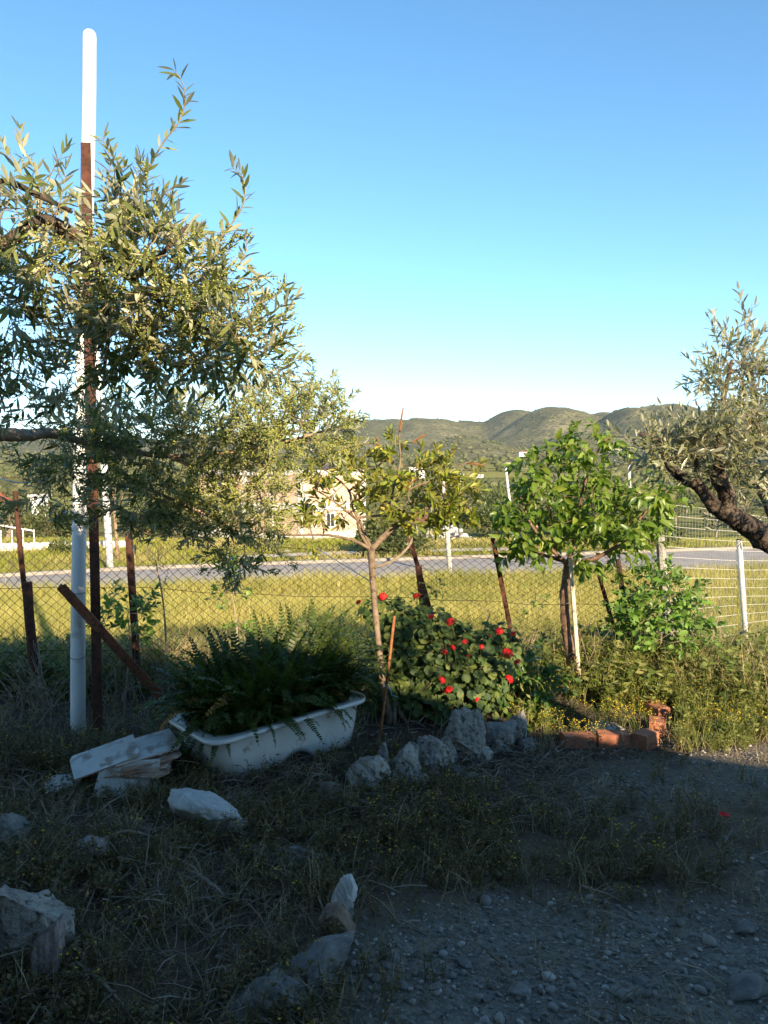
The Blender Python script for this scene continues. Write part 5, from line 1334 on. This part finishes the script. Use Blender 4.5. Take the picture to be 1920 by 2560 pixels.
stone(650, 2535, .24, .14, M['rock_blue'], 'dark rounded rock at the bottom edge left of the long rock', 127, rot=.3)
stone(50, 2360, .40, .40, M['rock_pale'], 'big leaning grey rock at the left edge of the yard', 128, dep=.3, rot=.5, lean=.35, cuts=14)
stone(118, 2440, .13, .30, M['rock_pink'], 'pinkish white slab rock right of the big leaning rock', 130, dep=.12, rot=.6, lean=.3)
stone(232, 2148, .2, .14, M['rock_pink'], 'pinkish stone at the end of the grey branch', 131)
stone(20, 2100, .2, .15, M['rock'], 'dark grey rock behind the big leaning rock', 132)
for k, (x_, y_, w_, lb) in enumerate((
        (1560, 2495, .11, 'pale blocky stone on the gravel at the bottom, right of centre'), (1860, 2480, .22, 'broad flat grey stone on the gravel in the bottom right corner'),
        (1300, 2480, .13, 'angular pale stone on the gravel at the bottom, directly below the bed edging'), (1340, 2545, .06, 'small stone cut by the bottom edge below the angular pale stone'),
        (1480, 2540, .07, 'pale stone at the bottom edge left of the blocky gravel stone'), (1600, 2455, .07, 'small grey stone just behind the pale blocky gravel stone'),
        (1770, 2470, .09, 'grey stone left of the broad flat corner stone'), (1130, 2440, .06, 'small pale stone on the gravel right of the long blue grey rock'),
        (1160, 2410, .09, 'rounded grey stone on the gravel nearest the middle weeds'), (1090, 2470, .07, 'pale stone low on the gravel right of the long blue grey rock'),
        (1220, 2500, .06, 'little grey stone between the angular stone and the long rock'), (980, 2400, .1, 'round pale stone in the weeds beside the brown stone'),
        (965, 2420, .07, 'small stone touching the round pale stone beside the brown stone'), (1005, 2470, .07, 'grey stone in the weed patch at the bottom centre'),
        (1860, 2330, .13, 'grey stone at the right edge above the broad flat corner stone'), (1700, 2310, .07, 'small grey stone at the upper right rim of the gravel'),
        (1450, 2340, .06, 'small grey stone at the top of the gravel below the weeds'))):
    stone(x_, min(y_, 2550), w_ * .75, w_ * .4, M['rock'] if k in (0, 2, 4, 7, 9) else M['rock_blue'], lb, 140 + k, base=ICO3, group='loose stones on the gravel', rot=k * .7, rough=.08)

def brick(px_, py_, rot, label, on_end=False, zoff=0.0, size=(.21, .10, .075), tilt=0.0):
    tilt += random.uniform(-.07, .07)
    g_ = ground_at(px_, py_); bm = bmesh.new(); bmesh.ops.create_cube(bm, size=1.0)
    for v in bm.verts: v.co = Vector((v.co.x * size[0], v.co.y * size[1], (v.co.z + .5) * size[2]))
    bmesh.ops.bevel(bm, geom=bm.edges[:], offset=.006, segments=2, affect='EDGES')
    for v in bm.verts: v.co += Vector((random.uniform(-.002, .002), random.uniform(-.002, .002), random.uniform(-.002, .002)))
    me_ = bpy.data.meshes.new('brick'); bm.to_mesh(me_); bm.free(); me_.materials.append(M['brick'])
    o = link('brick', me_); o.location = (g_.x, g_.y, gz(g_.x, g_.y) - .012 + zoff); o.rotation_euler = (tilt, 0, rot)
    return tag(o, label, 'brick', 'bricks edging the peach tree')
random.seed(9); BS = (.20, .12, .13)
brick(1446, 1864, .06, 'left brick of the low front row under the peach tree', zoff=-.03, size=(.24, .13, .13))
brick(1532, 1862, -.08, 'right brick of the low front row beside the corner brick', zoff=-.02, size=(.24, .13, .13))
brick(1612, 1868, .75, 'clean corner brick nearest the viewer in the brick ring', size=(.19, .13, .13))
brick(1641, 1832, 1.25, 'brick standing behind the corner brick, lit on its right end', size=(.19, .12, .12))
brick(1644, 1794, 1.9, 'darker brick at the right bend of the ring', size=(.19, .12, .12))
brick(1614, 1770, 2.2, 'tilted brick at the back right of the ring', size=(.2, .11, .1), tilt=.15)
brick(1584, 1752, 2.6, 'rearmost brick of the ring half hidden in weeds', size=(.2, .11, .09))

def tile(x_, y_, z, w, d, rot, tiltx, tilty, mat, label, seed, chip=True):
    r = random.Random(seed)
    out = [(-w / 2, -d / 2), (w / 2 - .03, -d / 2), (w / 2, -d / 2 + .03), (w / 2, d / 2), (-w / 2 + .02, d / 2), (-w / 2, d / 2 - .04)]
    if chip: out = [(u + r.uniform(-.02, .02), v + r.uniform(-.02, .02)) for u, v in out]
    n = len(out); th = .011
    m = MB().add([(u, v, 0) for u, v in out] + [(u, v, th) for u, v in out], [tuple(range(n))[::-1], tuple(range(n, 2 * n))] + [(i, (i + 1) % n, n + (i + 1) % n, n + i) for i in range(n)])
    me_ = m.mesh('broken_tile', mat); me_.materials.append(M['tile_clay'])
    for p in me_.polygons:
        if abs(p.normal.z) < .5 or p.normal.z < -.5: p.material_index = 1
    o = link('broken_tile', me_); o.location = (x_, y_, z); o.rotation_euler = (tiltx, tilty, rot)
    return tag(o, label, 'tile', 'pile of broken tiles')
tg = ground_at(330, 1985); z0 = gz(tg.x, tg.y)
tile(tg.x - .02, tg.y - .02, z0 + .10, .36, .22, .15, 1.05, .05, M['tile_white'], 'upright cream tile at the front foot of the pile', 1)
tile(tg.x + .0, tg.y + .10, z0 + .12, .40, .26, .12, .10, -.02, M['tile_clay'], 'lowest flat clay tile of the pile', 2)
tile(tg.x + .02, tg.y + .11, z0 + .137, .38, .25, .2, .12, -.03, M['tile_white'], 'cream tile second from the bottom of the pile', 3)
tile(tg.x + .03, tg.y + .12, z0 + .16, .34, .24, .32, .15, -.06, M['tile_clay'], 'bare clay tile jutting out in the middle of the pile', 4)
tile(tg.x + .07, tg.y + .13, z0 + .185, .36, .25, .42, .14, -.12, M['tile_clay'], 'rust brown tile just below the top of the pile', 5)
tile(tg.x + .12, tg.y + .17, z0 + .17, .2, .2, .2, .1, .05, M['tile_white'], 'small white tile fragment at the right of the pile', 6)
tile(tg.x + .03, tg.y + .20, z0 + .225, .40, .27, .45, .16, -.16, M['tile_white'], 'large white tile on top of the pile at the back', 7)
tile(tg.x - .19, tg.y + .08, z0 + .20, .40, .24, .42, .28, -.24, M['tile_white'], 'big white tile sliding off the left of the pile', 8, False)
tile(tg.x - .42, tg.y + .02, z0 + .06, .2, .16, .2, .3, -.1, M['tile_white'], 'broken white tile piece lying left of the pile', 9)

def stick(pts, rads, label, name='dry_branch', mat='wood', jit=.15):
    sp_ = smooth_path(pts, 5); MB().tube(sp_, lerp_list(rads, len(sp_)), 8, True, jit).solo(name, M[mat], label, 'branch')
def gp3(x_, y_, dz=.03):
    p = ground_at(x_, y_); return Vector((p.x, p.y, p.z + dz))
stick([gp3(118, 2330, .03), gp3(128, 2270, .05), gp3(150, 2200, .04), gp3(185, 2150, .06), gp3(240, 2120, .05)], [.014, .015, .013, .011, .008], 'thick grey branch beside the big leaning rock')
stick([gp3(180, 2380, .02), gp3(205, 2400, .03), gp3(215, 2440, .03), gp3(260, 2480, .03), gp3(310, 2530, .02)], [.012, .011, .012, .010, .006], 'crooked thin branch at the bottom left')
stick([gp3(0, 2490, .02), gp3(60, 2500, .03), gp3(130, 2470, .04)], [.012, .012, .006], 'pale stick at the lower left edge')
stick([gp3(40, 2540, .02), gp3(120, 2545, .03), gp3(200, 2530, .03)], [.014, .013, .006], 'pale broken stick along the bottom left edge')
stick([gp3(470, 2190, .03), gp3(500, 2215, .05), gp3(540, 2240, .04), gp3(570, 2260, .02)], [.006, .011, .009, .005], 'grey twig lying among dry grass in the left foreground')
stick([gp3(250, 2130, .05), gp3(320, 2110, .07), gp3(420, 2125, .04)], [.014, .010, .006], 'dry stick pointing right from the pinkish stone')

# ------------------------------------------------------------------ grass, weeds, litter, gravel (uncountable)
def tuft(nb, seed, width=.03, spread=.12, lean=.35, wind=(0, 0), segs=2):
    r = random.Random(seed); V = []; T = []
    for b in range(nb):
        an_ = r.uniform(0, 6.283); x0, y0 = r.uniform(-spread, spread), r.uniform(-spread, spread); h = r.uniform(.55, 1.0)
        lx, ly = math.cos(an_) * lean * r.uniform(.3, 1) + wind[0], math.sin(an_) * lean * r.uniform(.3, 1) + wind[1]
        wx, wy = -math.sin(an_ + .6) * width / 2, math.cos(an_ + .6) * width / 2; i0 = len(V)
        for k in range(segs):
            t = k / segs; c = (x0 + lx * t * t, y0 + ly * t * t, h * t); w = 1 - .45 * t
            V += [(c[0] - wx * w, c[1] - wy * w, c[2]), (c[0] + wx * w, c[1] + wy * w, c[2])]
        V.append((x0 + lx, y0 + ly, h * (1 - .12 * (lx * lx + ly * ly))))
        for k in range(segs - 1):
            a = i0 + 2 * k; T += [(a, a + 1, a + 3), (a, a + 3, a + 2)]
        a = i0 + 2 * (segs - 1); T.append((a, a + 1, a + 2))
    return np.array(V, float), np.array(T, int)

def stems_weed(ns, leaves, seed, leaf=.16, lw=.4, spread=.1, lean=.3, flower=0, stemw=.012):
    """several leafy stems; returns (green template, flower template)"""
    r = random.Random(seed); parts = []; fl = []
    lt = leaf_template(lw, .04, .15, ((0, 0), (.45, 1), (1, 0)))
    for s in range(ns):
        an_ = r.uniform(0, 6.283); x0, y0 = r.uniform(-spread, spread), r.uniform(-spread, spread); h = r.uniform(.55, 1.0)
        dx, dy = math.cos(an_) * lean * r.random(), math.sin(an_) * lean * r.random()
        def at(t): return np.array((x0 + dx * t * t, y0 + dy * t * t, h * t))
        V = []; T = []
        for k in range(4):
            c = at(k / 3); w = stemw * (1 - .6 * k / 3); V += [(c[0] - w, c[1], c[2]), (c[0] + w, c[1], c[2]), (c[0], c[1] + w, c[2])]
        for k in range(3):
            for q in range(3):
                a, b = k * 3 + q, k * 3 + (q + 1) % 3; T += [(a, b, b + 3), (a, b + 3, a + 3)]
        parts.append((np.array(V), np.array(T)))
        n = leaves
        O = np.array([at(r.uniform(.1, 1.0)) for k in range(n)]); D = np.array([(math.cos(a2), math.sin(a2), r.uniform(-.1, .9)) for a2 in [r.uniform(0, 6.283) for k in range(n)]])
        rr_ = np.random.default_rng(seed * 31 + s); X, Y, Z = frames(D, np.array([0, 0, 1.]), rr_, .4); sc_ = rr_.uniform(.5, 1.2, n)[:, None] * leaf
        parts.append(scatter(lt, O, X * sc_, Y * sc_, Z * sc_))
        for k in range(flower):
            c = at(1.0) + np.array((r.uniform(-.08, .08), r.uniform(-.08, .08), r.uniform(-.12, .04))); V, T = octa(.032); fl.append((V * np.array([1, 1, .6]) + c, T))
    return join(*parts), (join(*fl) if fl else None)

def scatter_many(templates, P_, scale, rng, tilt=.15):
    idx = rng.integers(0, len(templates), len(P_)); out = []
    for k, t in enumerate(templates):
        s_ = idx == k
        if not s_.any(): continue
        X, Y, Z = upright(int(s_.sum()), rng, scale[s_], tilt); out.append((scatter(t, P_[s_], X, Y, Z)))
    return join(*out), idx

def stuff(name, VT, mat, label, cat):
    o = link(name, mesh_np(name, VT[0], [VT[1]], mat)); return tag(o, label, cat, kind='stuff')

def ground_pts(n, rng, x0, x1, y0, y1, dens=None):
    x = rng.uniform(x0, x1, n); y = rng.uniform(y0, y1, n); z = gz_np(x, y); A = np.stack([x, y, z], 1)
    if dens is not None:
        px, py = pix_np(A); A = A[rng.random(n) < dens(px, py, x, y)]
    return A

# field grass between fence and road
rng = np.random.default_rng(81)
N_ = 34000
y = 7.9 + (27.5 - 7.9) * rng.uniform(0, 1, N_) ** 1.25; x = rng.uniform(-1, 1, N_) * (y * .56 + 1.2)
neary = np.interp(x, [e[0] for e in near_e], [e[1] for e in near_e])
ok = y < neary - .15; x, y = x[ok], y[ok]
A = np.stack([x, y, gz_np(x, y)], 1)
tf = [tuft(6, 200 + k, .028, .22, .42, (-.25, .05)) for k in range(6)]
sc_ = rng.uniform(.24, .42, len(A)) * (.75 + .5 * (vnoise(x * .5, y * .35, 5))) * np.clip(y / 13, .8, 1.3)
VT, _ = scatter_many(tf, A, sc_, rng, .12)
stuff('field_grass', VT, M['field'], 'golden green wild grass covering the field before the road', 'grass')
# verge grass beyond the road
N_ = 17000
y = 22 + 40 * rng.uniform(0, 1, N_) ** 1.2; x = rng.uniform(-1, 1, N_) * (y * .55 + 2)
fary = np.interp(x, [e[0] for e in far_e], [e[1] for e in far_e]); ok = y > fary + .45
py0 = np.interp(x, [e[0] for e in p_near], [e[1] for e in p_near], left=1e9, right=1e9); py1 = np.interp(x, [e[0] for e in p_far], [e[1] for e in p_far], left=-1e9, right=-1e9)
ok &= ~((y > py0 - .2) & (y < py1 + .2)); x, y = x[ok], y[ok]; A = np.stack([x, y, gz_np(x, y)], 1)
tv = [tuft(7, 230 + k, .09, .5, .5) for k in range(4)]
VT, _ = scatter_many(tv, A, rng.uniform(.16, .34, len(A)) * np.clip(y / 35, .7, 1.3), rng, .15)
stuff('verge_grass', VT, M['verge'], 'short green grass on the verge beyond the road', 'grass')

# weeds under and in front of the fence, sunlit strip
def dens_strip(px, py, x, y): return np.clip(.25 + 1.6 * vnoise(x * 1.3, y * 1.3, 14), 0, 1) * (y > 6.55 + 1.1 * vnoise(x * 1.9, y * .3, 15)) * np.where((px > 1385) & (px < 1490) & (y < 7.4), .06, 1)
rng = np.random.default_rng(82)
A = ground_pts(3400, rng, -4.6, 6.0, 6.7, 9.0, dens_strip)
W1 = [stems_weed(4, 11, 300 + k, .17, .42, .12, .4, 0) for k in range(5)]
hs = rng.uniform(.22, .5, len(A)) * np.where(A[:, 0] > 1.5, 1.05, .9)
VT, _ = scatter_many([w[0] for w in W1], A, hs, rng, .2)
B = ground_pts(2200, rng, -4.6, 6.0, 6.6, 9.2, dens_strip); tg_ = [tuft(8, 330 + k, .022, .16, .5) for k in range(5)]
VT2, _ = scatter_many(tg_, B, rng.uniform(.25, .55, len(B)), rng, .15)
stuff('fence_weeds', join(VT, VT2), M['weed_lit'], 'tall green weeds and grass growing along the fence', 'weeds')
B = ground_pts(1900, rng, -4.6, 5.5, 6.8, 8.6, dens_strip); td = [tuft(7, 350 + k, .014, .2, .8, segs=3) for k in range(5)]
VT, _ = scatter_many(td, B, rng.uniform(.25, .6, len(B)), rng, .3)
stuff('dry_fence_weeds', VT, M['dry'], 'dry straw coloured stalks tangled along the fence', 'weeds')
# lush strip at the right in front of the welded mesh and round the brick ring
def dens_right(px, py, x, y):
    return np.where((px > 1385) & (px < 1490) & (y < 7.4), .08, 1) * np.where((px > 1390) & (px < 1690) & (py > 1785), .03, 1) * (np.where((px > 1430) & (py < 1755 + 190 * vnoise(x * 2.3, y * 2.3, 91)) & (py > 1500), .35 + .65 * vnoise(x * 1.7, y * 1.7, 92), 0) * np.where((px > 1270) & (px < 1590) & (py > 1765), .0, 1) + np.where((px > 1300) & (px < 1580) & (py > 1700) & (py < 1830), .28, 0))
A = ground_pts(6500, rng, 1.0, 5.6, 6.0, 9.4, dens_right)
W2 = [stems_weed(5, 13, 370 + k, (.12, .2, .15, .24, .1)[k], (.4, .5, .3, .55, .35)[k], .14, .4, 0) for k in range(5)]
VT, _ = scatter_many([w[0] for w in W2] + tg_[:2], A, rng.uniform(.18, .48, len(A)) * np.interp(A[:, 1], [6.4, 7.4], [.5, 1.05]), rng, .2)
stuff('lush_weeds', VT, M['weed_lit'], 'lush sunlit weeds at the right behind the brick ring', 'weeds')
A = ground_pts(1500, rng, .9, 5.0, 6.2, 8.2, lambda px, py, x, y: np.where((px > 1270) & (py > 1680) & (py < 1900), .5, 0))
SC3 = rng.uniform(.08, .24, len(A))[:650]; A = A[:650]
W3 = [stems_weed(4, 5, 390 + k, .12, .3, .15, .5, 2) for k in range(4)]
VT, idx = scatter_many([w[0] for w in W3], A[:650], SC3, np.random.default_rng(5), .2)
VF, _ = scatter_many([w[1] for w in W3], A[:650], SC3, np.random.default_rng(5), .2)
stuff('ring_weeds', VT, M['weed_lit'], 'fine weeds sprouting between the bricks of the ring', 'weeds')
stuff('small_yellow_flowers', VF, M['yellow'], 'tiny yellow flowers on the weeds round the brick ring', 'flowers')
# shaded yard weeds
def dens_yard(px, py, x, y):
    n = vnoise(x * 2.2, y * 2.2, 61) * .7 + vnoise(x * 6, y * 6, 62) * .3
    left = np.where((px < 860) & (py > 1860), .95, 0)
    mid = np.exp(-((px - 1250) / 420) ** 2 - ((py - 2130 + (px - 1250) * -.05) / 110) ** 2) * 1.2
    rightm = np.exp(-((px - 1750) / 260) ** 2 - ((py - 2030) / 130) ** 2) * .55
    low = np.exp(-((px - 1000) / 130) ** 2 - ((py - 2480) / 130) ** 2) * .9
    under = np.where((py > 1880) & (py < 2080) & (px < 1180), .6, 0) * np.where((px > 560) & (px < 900) & (py < 2000), .15, 1)
    left = left * np.where((px > 560) & (px < 900) & (py < 2000), .15, 1)
    d = np.maximum.reduce([left, mid, rightm, low, under])
    return d * np.clip((n - .28) * 3.0, 0.03, 1) * (1 - .93 * gravel_mask(px, py, x, y) * (left < .5))
rng = np.random.default_rng(83)
A = ground_pts(17000, rng, -3.6, 3.8, 2.6, 6.7, dens_yard)
W4 = [stems_weed(4, 9, 410 + k, .16, .5, .16, .5, 0) for k in range(6)]
VT, _ = scatter_many([w[0] for w in W4], A, rng.uniform(.07, .17, len(A)), rng, .25)
B = ground_pts(3000, rng, -3.6, 3.8, 2.6, 6.7, dens_yard); ts_ = [tuft(7, 430 + k, .03, .2, .7, segs=3) for k in range(5)]
VT2, _ = scatter_many(ts_, B, rng.uniform(.07, .2, len(B)), rng, .2)
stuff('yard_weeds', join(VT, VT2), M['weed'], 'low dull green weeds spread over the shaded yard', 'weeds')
C = ground_pts(5200, rng, -3.2, 3.8, 2.6, 6.7, lambda px, py, x, y: dens_yard(px, py, x, y) * np.where(px > 880, .55, .08))
W5 = [stems_weed(5, 4, 450 + k, .09, .3, .2, .4, 1, .008) for k in range(5)]
sc5 = rng.uniform(.10, .22, len(C))
VT, _ = scatter_many([w[0] for w in W5], C, sc5, np.random.default_rng(6), .2); VF, _ = scatter_many([w[1] for w in W5], C, sc5, np.random.default_rng(6), .2)
stuff('flowering_weeds', VT, M['weed'], 'thin stemmed flowering weeds in the middle of the yard', 'weeds')
stuff('yellow_flowers', VF, M['yellow'], 'tiny yellow flowers dotted over the yard weeds', 'flowers')
# dry litter: twigs, straw
def dens_lit(px, py, x, y):
    return np.where((px < 820) & (py > 2050), .9, np.where((py > 1880) & (py < 2080) & (px < 1450), .5, .05)) * np.clip(vnoise(x * 2, y * 2, 67) * 1.6 - .2, 0, 1)
A = ground_pts(22000, rng, -3.4, 3.4, 2.6, 6.6, dens_lit)
def litter(seed):
    r = random.Random(seed); m = MB()
    for k in range(3):
        a = Vector((r.uniform(-.5, .5), r.uniform(-.5, .5), r.uniform(.03, .12))); an_ = r.uniform(0, 6.28); L_ = r.uniform(.4, 1.0)
        b = a + Vector((math.cos(an_) * L_, math.sin(an_) * L_, r.uniform(-.05, .25))); m.tube([a, a.lerp(b, .5) + Vector((r.uniform(-.06, .06), r.uniform(-.06, .06), .05)), b], [.018, .016, .006], 3, False)
    T = []
    for f in m.f:
        for q in range(1, len(f) - 1): T.append((f[0], f[q], f[q + 1]))
    return np.array(m.v), np.array(T)
VT, _ = scatter_many([litter(k) for k in range(6)], A, rng.uniform(.08, .28, len(A)), rng, .15)
stuff('twig_litter', VT, M['twig_litter'], 'grey dry twigs and straw strewn over the left of the yard', 'twigs')
B = ground_pts(6500, rng, -3.4, 3.4, 2.6, 6.6, lambda px, py, x, y: np.where(px < 900, .55, dens_yard(px, py, x, y) * .7 + .11))
VT, _ = scatter_many([tuft(6, 470 + k, .018, .22, .9, segs=3) for k in range(5)], B, rng.uniform(.08, .24, len(B)), rng, .4)
stuff('dry_grass', VT, M['dry'], 'withered brown grass tufts among the yard weeds', 'grass')
# gravel
def dens_grav(px, py, x, y): return np.clip(gravel_mask(px, py, x, y) * np.interp(py, [1900, 2200, 2500], [.25, .7, 1]) + .05, 0, 1)
A = ground_pts(30000, rng, -1.2, 3.8, 2.6, 6.6, dens_grav)
s_ = np.exp(rng.normal(-5.0, .5, len(A))); A[:, 2] += s_ * .25
VT, _ = scatter_many([tuple((lambda vt: (vt[0] * np.array([1, .8, .6]), vt[1]))(rock_template(500 + k, ICO2 if k < 2 else ICO1, 5, .05))) for k in range(4)], A, s_, rng, .3)
stuff('gravel', VT, M['pebble'], 'loose blue grey gravel in the lower right of the yard', 'gravel')

# ------------------------------------------------------------------ shrubs and climbers along the fence
def leafy(name, label, cat, blobs, base, mat, rng, length, pairs, ll, lw, tmpl, mode='alt', droop=.2, most=120, up=.3, stem='woody_stem'):
    root = thing(name, label, cat, base); T_ = blob_targets(blobs, rng)
    cen = sum(T_, Vector()) / len(T_); sk = [([base, base.lerp(cen, .6) + Vector((.03, 0, .05)), cen], [.012, .009, .005])]
    tp, dd = grow(sk, T_, .003, up=up); tp.tube(smooth_path(sk[0][0], 4), lerp_list(sk[0][1], 9), 6)
    O, X, Y, Z, mm = leafy_shoots(T_, dd, rng, length, pairs, ll, lw, ang=(40, 80), droop=droop, mode=mode)
    tp.add(mm.v, mm.f); o = tp.build('stems', M[stem], root); o['kind'] = 'stuff'
    place_leaves(root, 'leaf', tmpl, (O, X, Y, Z), mat, most); return root
OVAL = leaf_template(1.0, .05, .15, ((0, .1), (.3, .9), (.6, .9), (.85, .5), (1.0, 0)))
rng = np.random.default_rng(91); random.seed(91)
def gb_(x_, y): p = P(x_, 1700, y); return Vector((p.x, y, gz(p.x, y)))
leafy('green_shrub', 'dense green shrub at the foot of the grey fence end post', 'shrub', [(1640, 1500, 80, 60, 7.7, .3, 70), (1600, 1550, 60, 60, 7.6, .25, 44), (1705, 1520, 60, 45, 7.7, .25, 32), (1670, 1580, 100, 50, 7.5, .3, 50), (1640, 1445, 50, 25, 7.9, .2, 14), (1740, 1570, 40, 40, 7.6, .2, 16)], gb_(1640, 7.6), M['shrub_leaf'], rng, .17, 8, .078, .048, OVAL, most=200)
leafy('fence_creeper', 'bright green creeper climbing the short rusty post at left', 'creeper', [(290, 1530, 45, 40, 6.75, .15, 16), (350, 1520, 35, 25, 6.8, .1, 8), (340, 1590, 25, 30, 6.8, .1, 6)], gb_(310, 6.8), M['shrub_leaf'], rng, .16, 6, .07, .036, OVAL, mode='pair', most=100)
leafy('hanging_creeper', 'leafy creeper hanging on the chain link fence below the olive', 'creeper', [(578, 1420, 22, 25, 7.2, .06, 7), (575, 1490, 28, 30, 7.2, .06, 9), (590, 1570, 22, 30, 7.2, .06, 5)], gb_(590, 7.2), M['shrub_leaf'], rng, .1, 4, .07, .042, OVAL, most=60)
leafy('fence_creeper', 'small creeper on the fence behind the geranium flowers', 'creeper', [(1090, 1490, 40, 30, 7.3, .1, 9), (1330, 1520, 30, 40, 7.5, .1, 8), (1280, 1600, 40, 30, 7.4, .1, 8)], gb_(1150, 7.4), M['shrub_leaf'], rng, .14, 5, .05, .028, OVAL, most=60)
leafy('green_weed', 'leafy dark weed clump left of the white pipe foot', 'weed', [(70, 1740, 80, 60, 6.3, .25, 26), (60, 1830, 90, 40, 6.0, .25, 20), (290, 1740, 60, 60, 6.3, .2, 20)], gb_(90, 6.2), M['weed'], rng, .15, 7, .05, .02, OVAL, most=40)
# dried sprig caught in the fence, dead woody scrub
leafy('dried_sprig', 'dried orange sprig caught in the fence right of the rusty post', 'sprig', [(400, 1410, 22, 28, 6.95, .05, 10), (355, 1345, 14, 18, 6.95, .05, 4), (415, 1455, 12, 18, 6.95, .03, 3)], gb_(420, 6.98), leafmat('dried_leaf', [(.45, .20, .06), (.55, .28, .09), (.38, .16, .05)], rough=.8), rng, .07, 6, .022, .012, OVAL, most=30)
def dead_scrub(name, label, spots_, seed, n, hgt, mat='woody_stem'):
    r = random.Random(seed); p0 = spots_[0]; g_ = gb_(p0[0], p0[1]); root = thing(name, label, 'scrub', g_); m = MB()
    for k in range(n):
        x_, y_, w_ = r.choice(spots_); b = gb_(x_ + r.uniform(-w_, w_), y_ + r.uniform(-.1, .1)); d = Vector((r.gauss(0, .5), r.gauss(0, .25), 1)).normalized(); L_ = hgt * r.uniform(.4, 1.1)
        pts_ = [b]; 
        for q in range(6):
            d = (d + Vector((r.gauss(0, .25), r.gauss(0, .2), r.gauss(-.05, .15)))).normalized(); pts_.append(pts_[-1] + d * L_ / 6)
        m.tube(pts_, list(np.linspace(r.uniform(.003, .007), .0015, 7)), 4, False)
        q = pts_[r.randint(2, 5)]; m.tube([q, q + Vector((r.gauss(0, .1), r.gauss(0, .05), r.uniform(-.02, .12)))], [.003, .0012], 3, False)
    o = m.build('dead_stems', M[mat], root); o['kind'] = 'stuff'
dead_scrub('dead_scrub', 'tangle of pale dead stems along the fence behind the geraniums', [(1060, 7.3, 60), (1150, 7.4, 90), (1290, 7.5, 70), (960, 7.2, 60), (1400, 7.7, 60)], 1, 150, .62)
dead_scrub('dead_scrub', 'cut dry stems round the thin fence post at far left', [(80, 6.75, 50), (110, 6.7, 30)], 2, 46, .62)
dead_scrub('dead_scrub', 'dark dead twigs behind the fern in front of the fence', [(330, 6.9, 70), (480, 6.95, 80), (620, 7.0, 80)], 3, 90, .5)
dead_scrub('dead_scrub', 'dry stalks standing in front of the grey fence end post', [(1700, 8.0, 40), (1720, 8.1, 20), (1760, 8.2, 60)], 4, 26, 1.0)
# red poppy in the shaded yard
pg = ground_at(1800, 2105); pop = thing('poppy', 'single dark red poppy on the shaded right side of the yard', 'flower', pg)
MB().tube([pg, pg + Vector((.01, 0, .08)), pg + Vector((.015, -.01, .15))], .0022, 5).build('stalk', M['green_stem'], pop)
pm = MB(); c = pg + Vector((.015, -.01, .15))
for k in range(4):
    a1 = k * 1.57; e = Vector((math.cos(a1), math.sin(a1), .55)); s = Vector((-math.sin(a1), math.cos(a1), 0)); pm.add([c, c + e * .018 + s * .022, c + e * .036, c + e * .018 - s * .022], [(0, 1, 2, 3)])
pm.build('petals', M['red'], pop)

# ------------------------------------------------------------------ the air between here and the hills
hb = MB().box((-5500, -60, -40), (5500, 6100, 420))
hz_m, nt, out = nodes('thin_air'); pv = nt.nodes.new('ShaderNodeVolumePrincipled'); pv.inputs['Color'].default_value = rgb((.80, .88, 1.0)); pv.inputs['Density'].default_value = 0.00006; pv.inputs['Anisotropy'].default_value = .2
nt.links.new(pv.outputs[0], out.inputs['Volume'])
tag(hb.build('haze', hz_m), 'thin pale haze between the yard and the hills', 'haze', kind='stuff')
